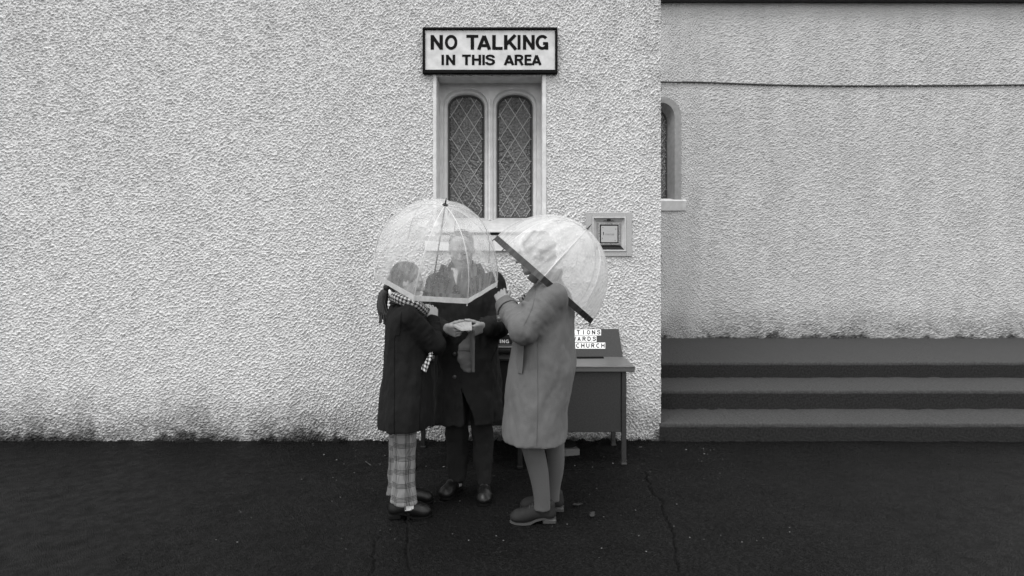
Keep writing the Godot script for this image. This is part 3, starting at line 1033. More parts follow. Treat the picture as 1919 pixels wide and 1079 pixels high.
func notice() -> void:
	var d := 4.91
	var s := thing("notice_sign", "long white sign in a black frame reading NO TALKING IN THIS AREA above the window", "sign", at(918.5, 95.5, d))
	var w := 252.0 * d / F
	var h := 85.5 * d / F
	var b := MB.new()
	b.box(at(918.5, 95.5, d), Vector3(w - 0.02, h - 0.02, 0.02))
	part("board", b.mesh(), M.signwhite, s)
	var f := MB.new()
	var t := 0.024
	var c := at(918.5, 95.5, d - 0.004)
	f.box(c + Vector3(0, h * 0.5 - t * 0.4, 0), Vector3(w, t * 0.8, 0.045), Basis(), 0.003)
	f.box(c - Vector3(0, h * 0.5 - t * 0.6, 0), Vector3(w, t * 1.2, 0.045), Basis(), 0.003)
	for q in [-1, 1]: f.box(c + Vector3(q * (w * 0.5 - t * 0.45), 0, 0), Vector3(t * 0.9, h - 2 * t, 0.045), Basis(), 0.003)
	part("frame", f.mesh(), M.black, s)
	var z := d - 0.0115
	var L := MB.new()
	for q in [["N", 807, 830], ["O", 834, 857], ["T", 874, 896.5], ["A", 894.5, 920], ["L", 922.5, 942], ["K", 944.5, 969], ["I", 970, 975.5], ["N", 980, 1002], ["G", 1004, 1028]]:
		var o := at(q[1], 93.0, z)
		letter(L, q[0], o, Vector3((q[2] - q[1]) * z / F, 0, 0), Vector3(0, 27.5 * z / F, 0), Vector3(0, 0, 1), 0.205)
	for q in [["I", 827.5, 832], ["N", 836, 853], ["T", 866, 882.5], ["H", 884.5, 901.5], ["I", 904, 908.5], ["S", 910, 927], ["A", 944.5, 963.5], ["R", 964.5, 981], ["E", 983, 996.5], ["A", 996.5, 1014.5]]:
		var o := at(q[1], 122.0, z)
		letter(L, q[0], o, Vector3((q[2] - q[1]) * z / F, 0, 0), Vector3(0, 19.5 * z / F, 0), Vector3(0, 0, 1), 0.215)
	part("lettering", L.mesh(), M.black, s)

func alms_box() -> void:
	var d := 4.925
	var k := d / F
	var c := at(1141, 438, d)
	var s := thing("offertory_box", "small chipped metal offertory safe set in a square cement panel on the wall", "wall safe", c)
	var P := func(px: float, py: float, back: float) -> Vector3: return at(px, py, d) + Vector3(0, 0, -back)
	var p := MB.new()
	# cement panel, as four pieces round the recess
	for r in [[1098, 398, 1109.5, 480], [1173, 398, 1184, 480], [1109.5, 398, 1173, 406], [1109.5, 471, 1173, 480]]:
		p.box((P.call(r[0], r[1], 0.02) + P.call(r[2], r[3], 0.02)) * 0.5, Vector3((r[2] - r[0]) * k, (r[3] - r[1]) * k, 0.05), Basis(), 0.002)
	part("cement_panel", p.mesh(), M.cement, s)
	var fr := MB.new()
	var o := [P.call(1111, 407.5, 0.0), P.call(1171.5, 407.5, 0.0), P.call(1171.5, 469.5, 0.0), P.call(1111, 469.5, 0.0)]
	var n := [P.call(1120, 416, 0.03), P.call(1164, 416, 0.03), P.call(1164, 460, 0.03), P.call(1120, 460, 0.03)]
	for i in 4:
		var j := (i + 1) % 4
		fr.face([o[i], o[j], n[j], n[i]], (c - (o[i] + o[j]) * 0.5) + Vector3(0, 0, 0.1))
	var ld := MB.new()
	ld.face([o[2] + Vector3(-0.006, 0.008, -0.002), o[3] + Vector3(0.006, 0.008, -0.002), n[3] + Vector3(0, 0.002, 0.001), n[2] + Vector3(0, 0.002, 0.001)], Vector3(0, 1, 0.3))
	part("dirty_ledge", ld.mesh(), M.riser, s)
	fr.face([n[0], n[1], n[2], n[3]], Vector3(0, 0, 1))
	for i in 4:
		var j := (i + 1) % 4
		fr.box((o[i] + o[j]) * 0.5 + Vector3(0, 0, 0.002), Vector3(absf(o[j].x - o[i].x) + 0.012, absf(o[j].y - o[i].y) + 0.0125 + 0.0007 * i, 0.016 + 0.001 * i), Basis(), 0.002)
	part("bevelled_frame", fr.mesh(), M.paint, s)
	var sf := MB.new()
	sf.box(P.call(1142, 438, 0.022), Vector3(42 * k, 42 * k, 0.02), Basis(), 0.006)
	part("safe_rim", sf.mesh(), M.chipped, s)
	var gap := MB.new()
	gap.box(P.call(1142, 438, 0.013), Vector3(35 * k, 35 * k, 0.006), Basis(), 0.001)
	part("door_gap", gap.mesh(), M.black, s)
	var dr := MB.new()
	dr.box(P.call(1142, 438.5, 0.012), Vector3(31 * k, 31 * k, 0.012), Basis(), 0.004)
	var door := part("door", dr.mesh(), tri_tex(mat(0.48, 0.6, 0.4), T.grain, 0.15, T.bump, 0.05), s)
	var kh := MB.new()
	kh.ball(P.call(1131, 436, 0.006), Vector3(0.004, 0.007, 0.003))
	kh.box(P.call(1131.3, 439, 0.006), Vector3(0.005, 0.014, 0.003))
	for q in [[1130, 426], [1154, 429], [1129, 446], [1153, 450]]:
		var sc := MB.new()
		sc.ball(P.call(q[0], q[1], 0.006), Vector3.ONE * 0.0035)
		part("screw", sc.mesh(), M.black, door)
	part("keyhole", kh.mesh(), M.black, door)
	var tx := MB.new()
	var gg := 0.0052
	for q in [["FOR", 1135, 440.5], ["THE", 1143.5, 440.5]]:
		for i in 3: letter(tx, q[0][i], P.call(q[1] + i * 2.7, q[2], gg), Vector3(2.1 * k, 0, 0), Vector3(0, 3.2 * k, 0), Vector3(0, 0, 1), 0.16)
	part("lettering", tx.mesh(), tri_tex(mat(0.3, 0.7), T.grain, 0.1), door)
	# the little cast crest on the upper bevel
	var cr := MB.new()
	for i in 5:
		var t := i - 2.0
		cr.ball(P.call(1141.3 + t * 1.5, 412.0 - 0.9 * (1.0 - absf(t) * 0.4), 0.010), Vector3(0.004, 0.008, 0.006))
	cr.box(P.call(1141.3, 413.5, 0.016), Vector3(0.03, 0.007, 0.012))
	for q in [-1, 1]:
		for i in 3: cr.ball(P.call(1141.3 + q * (5.5 + i * 1.8), 413.6 - (i % 2), 0.018), Vector3(0.004, 0.003, 0.004))
	part("crest", cr.mesh(), M.iron, s)

func desk_leg(mb: MB, foot: Vector3, top: float) -> void:
	mb.box(foot + Vector3(0, top * 0.5, 0), Vector3(0.036, top, 0.036), Basis(), 0.004)
	mb.box(foot + Vector3(0, 0.01, 0), Vector3(0.044, 0.02, 0.044), Basis(), 0.004)

func furniture() -> void:
	# the desk behind the woman
	var h := 0.752
	var xr := 0.928
	var xl := 0.12
	var d := thing("desk", "old grey metal desk with wood-grain top standing against the wall behind the woman", "desk", Vector3(0.5, 0, -4.6))
	var top := MB.new()
	top.box(Vector3((xl + xr) * 0.5, h - 0.006, -4.62), Vector3(xr - xl, 0.012, 0.56), Basis(), 0.003)
	part("desk_top", top.mesh(), M.wood, d)
	var edge := MB.new()
	edge.box(Vector3((xl + xr) * 0.5, h - 0.028, -4.62), Vector3(xr - xl - 0.004, 0.031, 0.556), Basis(), 0.004)
	part("top_edge", edge.mesh(), M.edge, d)
	var pan := MB.new()
	pan.box(Vector3(0.46, 0.487, -4.372), Vector3(0.73, 0.476, 0.018), Basis(), 0.003)
	pan.box(Vector3(0.845, 0.487, -4.62), Vector3(0.018, 0.476, 0.44), Basis(), 0.003)
	part("front_panel", pan.mesh(), M.desk, d)
	for p in [Vector3(0.847, 0, -4.374), Vector3(0.85, 0, -4.84), Vector3(0.16, 0, -4.374), Vector3(0.16, 0, -4.84)]:
		var lg := MB.new()
		desk_leg(lg, p, h - 0.044)
		part("leg", lg.mesh(), M.desk, d)
	# the dark table that stands on its left
	var t := thing("dark_table", "dark table with a deep front panel standing behind the man and girl", "table", Vector3(-0.35, 0, -4.55))
	var tt := MB.new()
	tt.box(Vector3(-0.335, 0.81, -4.55), Vector3(0.87, 0.024, 0.56), Basis(), 0.004)
	part("table_top", tt.mesh(), M.desk_dark, t)
	var tp := MB.new()
	tp.box(Vector3(-0.335, 0.557, -4.30), Vector3(0.80, 0.478, 0.02), Basis(), 0.003)
	part("front_panel", tp.mesh(), M.desk_dark, t)
	for p in [Vector3(-0.735, 0, -4.30), Vector3(-0.735, 0, -4.78), Vector3(0.06, 0, -4.30), Vector3(0.06, 0, -4.78)]:
		var lg := MB.new()
		desk_leg(lg, p, 0.797)
		part("leg", lg.mesh(), M.desk_dark, t)
	# a dark case lying on the table, and the card that stands on it
	var cs := thing("dark_case", "low dark rounded case lying on the dark table between man and woman", "case", Vector3(-0.12, 0.822, -4.5))
	var cm := MB.new()
	cm.wire(arr([Vector3(-0.32, 0.862, -4.46), Vector3(0.08, 0.862, -4.46)]), 0.042, 14, 0.9, Vector3.UP)
	part("lid", cm.mesh(), mat(0.02, 0.3, 0.5), cs)
	var cl := MB.new()
	cl.box(Vector3(-0.12, 0.885, -4.415), Vector3(0.40, 0.006, 0.012))
	part("rim_strip", cl.mesh(), mat(0.16, 0.4, 0.5), cs)
	var cd := thing("lettered_strip", "dark upright board with white letters ING at its end behind the man", "board", Vector3(-0.12, 0.9, -4.56))
	var cbm := MB.new()
	cbm.box(Vector3(-0.125, 0.906, -4.56), Vector3(0.44, 0.118, 0.014), Basis(Vector3.RIGHT, -0.12), 0.002)
	part("board", cbm.mesh(), M.desk_dark, cd)
	var ink := MB.new()
	var zz := 4.548
	for q in [["I", 936.8, 938.6], ["N", 940.2, 946.2], ["G", 947.6, 954]]:
		letter(ink, q[0], at(q[1], 642.8, zz), Vector3((q[2] - q[1]) * zz / F, 0, 0), Vector3(0, 6.6 * zz / F, 0.0), Vector3(0, -0.12, 1).normalized(), 0.2)
	part("lettering", ink.mesh(), M.white, cd)
	# the leaning appeal board on the desk
	var ab := thing("appeal_board", "dark board with black letters on white tiles leaning on the desk against the wall", "board", Vector3(0.6, h, -4.8))
	var bl := Vector3(0.14, h + 0.001, -4.80)
	var br := Vector3(0.923, h + 0.001, -4.80)
	var tl := Vector3(0.14, 0.974, -4.895)
	var tr := Vector3(0.905, 0.974, -4.895)
	var nn := (br - bl).cross(tl - bl).normalized()
	var am := MB.new()
	am.slab([bl, br, tr, tl], -nn * 0.012)
	part("board", am.mesh(), M.desk, ab)
	var up := (tl - bl) / 0.222
	var Q := func(px: float, py: float, lift: float) -> Vector3:      # place on the leaning face
		var y: float = 1.5 - (py - 500.0) * 4.85 / F
		var b: Vector3 = bl.lerp(tl, (y - bl.y) / (tl.y - bl.y))
		return Vector3((px - 959.5) * -b.z / F, b.y, b.z) + nn * lift
	var ink2 := MB.new()
	for row in [["ATIONS", 1069.5, 628.6, 9.5], ["WARDS", 1071.0, 640.2, 9.4], ["CHURCH", 1078.0, 652.2, 9.4]]:
		var txt: String = row[0]
		for i in txt.length():
			var x: float = row[1] + i * row[3]
			var tile := MB.new()
			tile.slab([Q.call(x, row[2] + 0.4, 0.003), Q.call(x + row[3] - 0.35, row[2] + 0.4, 0.003), Q.call(x + row[3] - 0.35, row[2] - 10.4, 0.003), Q.call(x, row[2] - 10.4, 0.003)], -nn * 0.0025)
			part("letter_tile", tile.mesh(), M.white, ab)
			var wl: float = 1.6 if txt[i] == "I" else 6.2
			var ox: float = x + (row[3] - wl) * 0.5
			var o: Vector3 = Q.call(ox, row[2] - 1.2, 0.0035)
			letter(ink2, txt[i], o, Vector3(wl * 4.83 / F, 0, 0), (Q.call(ox, row[2] - 9.0, 0.0035) as Vector3) - o, nn, 0.2)
	part("lettering", ink2.mesh(), M.black, ab)
	var ru := MB.new()
	ru.box(Vector3(0.63, h + 0.006, -4.72), Vector3(0.24, 0.011, 0.035), Basis(Vector3.UP, 0.03), 0.002)
	var rr := part("dark_strip", ru.mesh(), M.black)
	tag(rr, "flat dark strip lying on the desk top before the lettered board", "ruler")
	# a broken block under the desk
	var bk := thing("concrete_block", "broken pale concrete block lying on the ground under the desk", "block", at(1066, 846, 4.64))
	var bm := MB.new()
	bm.box(at(1066, 843, 4.66) + Vector3(0, 0.0, 0), Vector3(0.13, 0.06, 0.16), Basis(Vector3.UP, 0.25), 0.008)
	part("block", bm.mesh(), tri_tex(mat(0.16, 0.9), T.grain, 0.2, T.bump, 0.3), bk)
	var bt := MB.new()
	bt.ball(at(1064, 832, 4.68), Vector3(0.075, 0.032, 0.07), Basis(Vector3.UP, 0.4), 6, 9)
	part("wet_soil", bt.mesh(), M.moss, bk)

# ------------------------------------------------------------------ people
func head(f: Field, p: Vector3, fwd: Vector3, s: float, neck_to: Vector3, neck_r: float, young := false) -> Basis:
	var z := fwd.normalized()
	var x := Vector3.UP.cross(z).normalized()
	var b := Basis(x, z.cross(x), z)
	var P := func(px: float, py: float, pz: float) -> Vector3: return p + b * (Vector3(px, py, pz) * s)
	f.ell(P.call(0, 0.035, -0.012), Vector3(0.076, 0.086, 0.098) * s, b, 0.02)
	f.ell(P.call(0, -0.03, 0.024), Vector3(0.062, 0.082, 0.07) * s, b, 0.03 * s)
	for q in [-1, 1]: f.cap(P.call(q * 0.05, -0.05, -0.005), P.call(q * 0.016, -0.1, 0.058), 0.017 * s, 0.013 * s, 0.03 * s)
	f.ell(P.call(0, -0.1, 0.065), Vector3(0.022, 0.018, 0.018) * s, b, 0.022 * s)
	f.cap(P.call(-0.036, 0.02, 0.082), P.call(0.036, 0.02, 0.082), 0.010 * s, 0.010 * s, 0.02 * s)
	for q in [-1, 1]: f.ell(P.call(q * 0.04, -0.025, 0.066), Vector3(0.024, 0.02, 0.02) * s, b, 0.02 * s)
	for q in [-1, 1]: f.ell(P.call(q * 0.031, 0.002, 0.101), Vector3(0.017, 0.011, 0.013) * s, b, 0.01 * s, true)
	for q in [-1, 1]: f.ell(P.call(q * 0.031, 0.001, 0.083), Vector3(0.014, 0.011, 0.011) * s, b, 0.004 * s)
	var nl := 0.8 if young else 1.0
	f.cap(P.call(0, 0.012, 0.09), P.call(0, -0.033, 0.09 + 0.024 * nl), 0.007 * s, 0.011 * s, 0.012 * s)
	for q in [-1, 1]: f.ell(P.call(q * 0.011, -0.037, 0.098), Vector3(0.008, 0.007, 0.01) * s, b, 0.008 * s)
	f.cap(P.call(-0.016, -0.061, 0.087), P.call(0.016, -0.061, 0.087), 0.0065 * s, 0.0065 * s, 0.008 * s)
	f.cap(P.call(-0.012, -0.0735, 0.085), P.call(0.012, -0.0735, 0.085), 0.0075 * s, 0.0075 * s, 0.008 * s)
	for q in [-1, 1]:
		f.ell(P.call(q * 0.079, -0.004, -0.008), Vector3(0.009, 0.032, 0.02) * s, b, 0.008 * s)
		f.ell(P.call(q * 0.088, 0.0, -0.006), Vector3(0.006, 0.02, 0.011) * s, b, 0.006 * s, true)
	f.cap(P.call(0, -0.05, -0.03), neck_to, neck_r, neck_r * 1.12, 0.03 * s)
	return b

func eyes(parent: Node3D, p: Vector3, b: Basis, s: float) -> void:
	for q in [-1, 1]:
		var mb := MB.new()
		mb.ball(p + b * (Vector3(q * 0.031, -0.002, 0.0895) * s), Vector3(0.010, 0.004, 0.0065) * s, b)
		part("eye", mb.mesh(), M.eye, parent)

func hand(f: Field, wrist: Vector3, fwd: Vector3, palm: Vector3, thumb_side: Vector3, curl: Array, thumb_curl: float, s: float, arm_from: Vector3, spread := 0.05) -> void:
	var x := fwd.normalized()
	var n := (palm - x * palm.dot(x)).normalized()
	var t := (thumb_side - x * thumb_side.dot(x) - n * thumb_side.dot(n)).normalized()
	f.cap(arm_from, wrist, 0.034 * s, 0.027 * s, 0.02)
	var roots := [0.031, 0.0105, -0.0105, -0.030]
	var len_ := [0.070, 0.079, 0.073, 0.057]
	for i in 4:       # palm: four metacarpals joined
		f.cap(wrist + (x * 0.012 + t * roots[i] * 0.7) * s, wrist + (x * (0.084 - 0.004 * absf(i - 1.2)) + t * roots[i]) * s, 0.0145 * s, 0.0115 * s, 0.014 * s)
	f.cap(wrist + (x * 0.015 + t * 0.02 + n * 0.008) * s, wrist + (x * 0.045 + t * 0.034 + n * 0.010) * s, 0.015 * s, 0.012 * s, 0.014 * s)
	for i in 4:
		var p: Vector3 = wrist + (x * (0.086 - 0.004 * absf(i - 1.2)) + t * roots[i]) * s
		var dir: Vector3 = (x + t * roots[i] * spread * 20.0 * 0.3).normalized()
		var ang := 0.0
		var r := (0.0086 if i < 3 else 0.0076) * s
		for j in 3:
			ang += curl[i] * [0.9, 1.15, 0.75][j]
			var d: Vector3 = (dir * cos(ang) + n * sin(ang)).normalized()
			var q: Vector3 = p + d * len_[i] * [0.46, 0.3, 0.24][j] * s
			f.cap(p, q, r, r * 0.92, 0.002 * s)
			p = q
			r *= 0.92
	var tp := wrist + (x * 0.04 + t * 0.034 + n * 0.012) * s
	var td := (x * 0.7 + t * 0.42 + n * 0.4).normalized()
	var a2 := 0.0
	for j in 3:
		a2 += thumb_curl * [0.3, 0.8, 0.8][j]
		var d: Vector3 = (td * cos(a2) + (x * 0.55 + n * 0.75 - t * 0.35).normalized() * sin(a2)).normalized()
		var q: Vector3 = tp + d * [0.034, 0.030, 0.024][j] * s
		f.cap(tp, q, [0.0125, 0.0105, 0.0098][j] * s, [0.0108, 0.0098, 0.008][j] * s, 0.006 * s)
		tp = q

func shoe(parent: Node3D, toe: Vector3, heel: Vector3, upper: Material, sole_m: Material, heel_h: float, wide := 1.0, high := 1.0, style := "lace") -> void:
	# toe and heel are the ends of the sole on the ground
	var L := toe.distance_to(heel)
	var z := (toe - heel).normalized()
	var fr := Transform3D(Basis(Vector3.UP.cross(z), Vector3.UP, z), heel)
	var f := Field.new()
	var hh := heel_h
	f.cap(Vector3(-0.006, 0.030 + 0.012, L * 0.80), Vector3(0.006, 0.032 + 0.012, L * 0.72), 0.036 * wide, 0.040 * wide, 0.02)
	f.ell(Vector3(0, 0.034, L * 0.83), Vector3(0.042 * wide, 0.030 * high, L * 0.165), Basis(), 0.02)
	f.cap(Vector3(0, 0.04 + hh * 0.3, L * 0.62), Vector3(0, 0.052 + hh * 0.6, L * 0.40), 0.036 * wide, 0.034 * wide, 0.03)
	f.cap(Vector3(0, 0.070 * high + hh * 0.5, L * 0.48), Vector3(0, 0.085 * high + hh * 0.6, L * 0.34), 0.022, 0.028, 0.025)
	f.cap(Vector3(0, 0.04 + hh * 0.7, L * 0.13), Vector3(0, 0.086 * high + hh * 0.7, L * 0.135), 0.034 * wide, 0.031, 0.03)
	f.cap(Vector3(0, 0.04 + hh * 0.6, L * 0.16), Vector3(0, 0.04 + hh * 0.5, L * 0.5), 0.031 * wide, 0.031 * wide, 0.03)
	f.more = func(p: Vector3, d: float) -> float:
		var floor_: float = 0.008 + hh * smoothstep(L * 0.62, L * 0.30, p.z)
		return maxf(d, floor_ - p.y)
	var up := part("shoe", f.mesh(0.004), upper, parent, fr)
	var so := MB.new()
	var lo := []
	var hi := []
	var m := 26
	for i in m:      # the outline of the sole
		var t := TAU * i / m
		var zz := L * (0.5 + 0.505 * cos(t))
		var half := lerpf(0.034, 0.046, smoothstep(0.25, 0.72, zz / L)) * wide
		var xx := half * signf(sin(t)) * pow(absf(sin(t)), 0.55)
		var lift := hh * smoothstep(L * 0.62, L * 0.34, zz)
		lo.append(Vector3(xx, 0.0 + lift + 0.006 * smoothstep(L * 0.85, L, zz), zz)); hi.append(Vector3(xx * 0.99, 0.012 + lift + 0.006 * smoothstep(L * 0.85, L, zz), zz))
	for i in m:
		var j := (i + 1) % m
		so.face([lo[i], lo[j], hi[j], hi[i]], (lo[i] + lo[j]) * 0.5 - Vector3(0, lo[i].y, L * 0.5))
	for i in range(1, m / 2):
		so.face([lo[i], lo[i + 1], lo[m - i - 1], lo[m - i]], Vector3.DOWN)
		so.face([hi[i], hi[i + 1], hi[m - i - 1], hi[m - i]], Vector3.UP)
	sub("sole", so.mesh(), sole_m, up)
	if hh > 0.012:
		var he := MB.new()
		he.box(Vector3(0, hh * 0.5 + 0.001, L * 0.145), Vector3(0.062 * wide, hh + 0.002, L * 0.29), Basis(), 0.008)
		sub("heel", he.mesh(), sole_m, up)
	if style == "lace":
		var la := MB.new()
		for i in 3:
			var o := Vector3(0, 0.3, L * (0.44 + i * 0.06))
			var pts := []
			for q in range(-2, 3): pts.append(f.cast(o + Vector3(q * 0.011, 0, 0.003 * absf(q)), Vector3.DOWN, 0.001))
			la.wire(arr(pts), 0.0022, 5)
		var kn := f.cast(Vector3(0, 0.3, L * 0.44), Vector3.DOWN, 0.003)
		for q in [-1, 1]: la.wire(curve([kn, kn + Vector3(q * 0.02, 0.010, 0.004), kn + Vector3(q * 0.034, -0.004, 0.008), kn + Vector3(q * 0.018, -0.004, 0.004)], 4), 0.0018, 5)
		sub("lace", la.mesh(), upper if style == "plain" else M.sole, up)
	elif style == "strap":
		var la := MB.new()
		var pts := []
		for q in range(-4, 5): pts.append(f.cast(Vector3(q * 0.011, 0.3, L * 0.46), Vector3.DOWN, 0.002))
		la.wire(arr(pts), 0.008, 8, 0.3, Vector3.UP)
		sub("strap", la.mesh(), upper, up)
		var bu := MB.new()
		bu.ball(f.cast(Vector3(-0.3, 0.066, L * 0.50), Vector3.RIGHT, 0.004), Vector3(0.003, 0.013, 0.013))
		bu.box(f.cast(Vector3(-0.3, 0.072, L * 0.40), Vector3.RIGHT, 0.003), Vector3(0.004, 0.016, 0.018))
		sub("buckle", bu.mesh(), M.metal, up)

func line_on(f: Field, pts: Array, from: Vector3, r: float, lift := 0.0005) -> MB:
	# a seam: the places where lines of sight from a point beside the cloth meet it
	var mb := MB.new()
	var path := PackedVector3Array()
	for p in curve(pts, 8): path.append(f.cast(from, (p - from).normalized(), lift))
	mb.wire(path, r, 5)
	return mb

func man() -> void:
	var base := at(882, 930, 3.80)
	var o := thing("man_in_dark_overcoat", "man in a long dark overcoat under the clear umbrella, head bent over a booklet", "person", Vector3(base.x, 0, -3.82))
	var sk := MB.new()
	var hp := Vector3(-0.335, 1.612, -3.815)
	var fwd := Vector3(-0.02, -0.30, 0.93)
	var shr := Vector3(-0.49, 1.385, -3.87)
	var shl := Vector3(-0.125, 1.385, -3.87)
	var elr := Vector3(-0.565, 1.115, -3.80)
	var ell_ := Vector3(-0.085, 1.12, -3.78)
	var wr := at(836, 616, 3.57)
	var wl := at(907, 613, 3.57)
	var body := Field.new()
	body.loft([[0.9, -0.29, -3.86, 0.13, 0.09], [1.2, -0.30, -3.86, 0.14, 0.10], [1.36, -0.31, -3.87, 0.13, 0.08], [1.42, -0.315, -3.87, 0.06, 0.06]])
	body.chain([shr, elr, wr], [0.05, 0.04, 0.027], 0.03)
	body.chain([shl, ell_, wl], [0.05, 0.04, 0.027], 0.03)
	body.chain([Vector3(-0.365, 0.92, -3.86), Vector3(-0.365, 0.75, -3.86), at(857, 830, 3.85), at(858, 905, 3.85)], [0.06, 0.05, 0.04, 0.032], 0.02)
	body.chain([Vector3(-0.215, 0.92, -3.86), Vector3(-0.215, 0.75, -3.86), at(905, 830, 3.825), at(907, 910, 3.78)], [0.06, 0.05, 0.038, 0.03], 0.02)
	body.cap(Vector3(-0.315, 1.36, -3.87), hp + Vector3(0, -0.06, -0.04), 0.06, 0.055, 0.03)
	body.mesh_into(sk, 0.014)
	var hf := Field.new()
	var hb := head(hf, hp, fwd, 1.0, Vector3(-0.318, 1.40, -3.88), 0.058)
	hf.mesh_into(sk, 0.0035)
	var rh := Field.new()
	hand(rh, wr, Vector3(0.74, -0.14, 0.62), Vector3(0.5, 0.4, -0.8), Vector3(-0.06, 0.8, 0.6), [0.55, 0.66, 0.76, 0.86], 0.5, 0.96, wr.lerp(elr, 0.3))
	rh.mesh_into(sk, 0.0026)
	var lh := Field.new()
	hand(lh, wl, Vector3(-0.70, -0.18, 0.62), Vector3(-0.5, 0.4, -0.8), Vector3(0.06, 0.8, 0.6), [0.6, 0.7, 0.8, 0.9], 0.45, 0.96, wl.lerp(ell_, 0.3))
	lh.mesh_into(sk, 0.0026)
	part("body", sk.mesh(), M.skin, o)
	eyes(o, hp, hb, 1.0)
	var hair := Field.new()
	hair.ell(hp + hb * Vector3(0, 0.046, -0.026), Vector3(0.080, 0.085, 0.097), hb, 0.01)
	hair.ell(hp + hb * Vector3(0, -0.01, -0.06), Vector3(0.076, 0.07, 0.058), hb, 0.02)
	hair.noise = noise3(60.0, 3); hair.amp = 0.007
	hair.more = func(p: Vector3, d: float) -> float:
		var q := hb.transposed() * (p - hp)
		return maxf(d, (q.z - 0.062) + 0.55 * maxf(0.05 - q.y, 0.0))
	part("hair", hair.mesh(0.004), M.hair_grey, o)
	# overcoat
	var c := Field.new()
	c.loft([[1.485, -0.322, -3.868, 0.085, 0.072], [1.455, -0.316, -3.87, 0.145, 0.085], [1.42, -0.31, -3.87, 0.20, 0.105], [1.37, -0.308, -3.865, 0.226, 0.128], [1.28, -0.305, -3.86, 0.226, 0.142], [1.12, -0.305, -3.855, 0.214, 0.15], [0.98, -0.302, -3.855, 0.210, 0.15], [0.8, -0.297, -3.855, 0.216, 0.155], [0.6, -0.295, -3.855, 0.224, 0.163], [0.475, -0.295, -3.855, 0.228, 0.168]], 0.03, 0.035, 6.0, 0.95, 1.0)
	c.chain([shr, elr], [0.083, 0.072], 0.04, 0.004)
	c.chain([elr, wr.lerp(elr, 0.12)], [0.072, 0.056], 0.03, 0.006)
	c.chain([shl, ell_], [0.083, 0.072], 0.04, 0.004)
	c.chain([ell_, wl.lerp(ell_, 0.12)], [0.072, 0.056], 0.03, 0.006)
	c.noise = noise3(7.0, 21, 3); c.amp = 0.016; c.nscale = Vector3(1.6, 0.7, 1.6)
	c.chain([at(847, 512, 3.745), at(845, 501, 3.82), at(852, 491, 3.91), at(867, 488, 3.945), at(882, 491, 3.91), at(891, 501, 3.82), at(888, 512, 3.745)], [0.012, 0.016, 0.019, 0.02, 0.019, 0.016, 0.012], 0.02)
	var top := 0.755
	c.more = func(p: Vector3, d: float) -> float:
		if p.z < -3.85: return d
		# the vent where the fronts part, and the edge of the overlapping front above it
		var ex := -0.352 + 0.045 * smoothstep(top + 0.25, 0.5, p.y)
		if p.y < top:
			var half := 0.034 * smoothstep(top, 0.47, p.y)
			d = maxf(d, half - absf(p.x - ex - half))
		elif p.y < 1.30 and p.x > ex and p.x < ex + 0.03:
			d -= 0.006 * (1.0 - (p.x - ex) / 0.03)
		return d
	var coat := part("overcoat", c.mesh(0.0075), M.man_coat, o)
	# collar and lapels
	var lap := MB.new()
	for q in [[[834, 478], [829, 497], [820, 514], [838, 521], [857.5, 549], [849.5, 506]], [[893, 478], [900, 497], [910, 512], [893, 521], [858.5, 549], [876.5, 506]]]:
		var pts := []
		for i in q.size():
			var e: Array = q[i]
			var ray := (at(e[0], e[1], 3.7) - Vector3(0, 1.5, 0)).normalized()
			pts.append(c.cast(Vector3(0, 1.5, 0), ray, 0.012))
		lap.slab(pts, Vector3(0, 0.001, 0.009))
	part("lapels", lap.mesh(), M.man_coat, coat)
	var sh := MB.new()
	sh.slab([c.cast(Vector3(0, 1.5, 0), (at(845, 502, 3.7) - Vector3(0, 1.5, 0)).normalized(), 0.009), c.cast(Vector3(0, 1.5, 0), (at(881, 502, 3.7) - Vector3(0, 1.5, 0)).normalized(), 0.009), c.cast(Vector3(0, 1.5, 0), (at(859, 546, 3.7) - Vector3(0, 1.5, 0)).normalized(), 0.009)], Vector3(0, 0.001, 0.003))
	part("shirt", sh.mesh(), M.shirt, o)
	var ti := MB.new()
	var tp := []
	for y in [509, 513, 522, 543]: tp.append(c.cast(Vector3(0, 1.5, 0), (at(861.5 - (y - 508) * 0.08, y, 3.7) - Vector3(0, 1.5, 0)).normalized(), 0.015))
	ti.tube(arr(tp), PackedFloat32Array([0.013, 0.009, 0.013, 0.015]), PackedFloat32Array([0.010, 0.006, 0.005, 0.004]), 8, Vector3(0, 0, 1))
	part("tie", ti.mesh(), M.man_trousers, o)
	for y in [663, 706]:
		var bu := MB.new()
		var bp := c.cast(Vector3(0, 1.5, 0), (at(852, y, 3.7) - Vector3(0, 1.5, 0)).normalized(), 0.003)
		bu.ball(bp, Vector3(0.0125, 0.0125, 0.005), Basis(), 6, 12)
		bu.ball(bp + Vector3(0, 0, 0.004), Vector3(0.005, 0.005, 0.003), Basis(), 4, 8)
		part("button", bu.mesh(), M.button, coat)
	for q in [[at(818, 628, 3.7), at(826, 660, 3.7)], [at(928, 655, 3.7), at(917, 690, 3.7)]]:
		part("pocket", line_on(c, q, Vector3(-0.29, 1.0, -1.5), 0.006).mesh(), M.man_coat, coat)
	# trousers and shoes
	var tr := Field.new()
	tr.chain([Vector3(-0.365, 0.75, -3.86), at(856.5, 812, 3.85), at(857, 862, 3.85), at(858.5, 897, 3.84)], [0.085, 0.074, 0.066, 0.058], 0.02, 0.0022)
	tr.chain([Vector3(-0.215, 0.75, -3.86), at(905, 812, 3.83), at(906, 862, 3.80), at(907, 905, 3.77)], [0.085, 0.068, 0.060, 0.048], 0.02, 0.0022)
	tr.noise = noise3(9.0, 5, 2); tr.amp = 0.010; tr.nscale = Vector3(1.2, 0.7, 1.2)
	tr.more = func(p: Vector3, d: float) -> float: return maxf(d, 0.088 - p.y)
	part("trousers", tr.mesh(0.007), M.man_trousers, o)
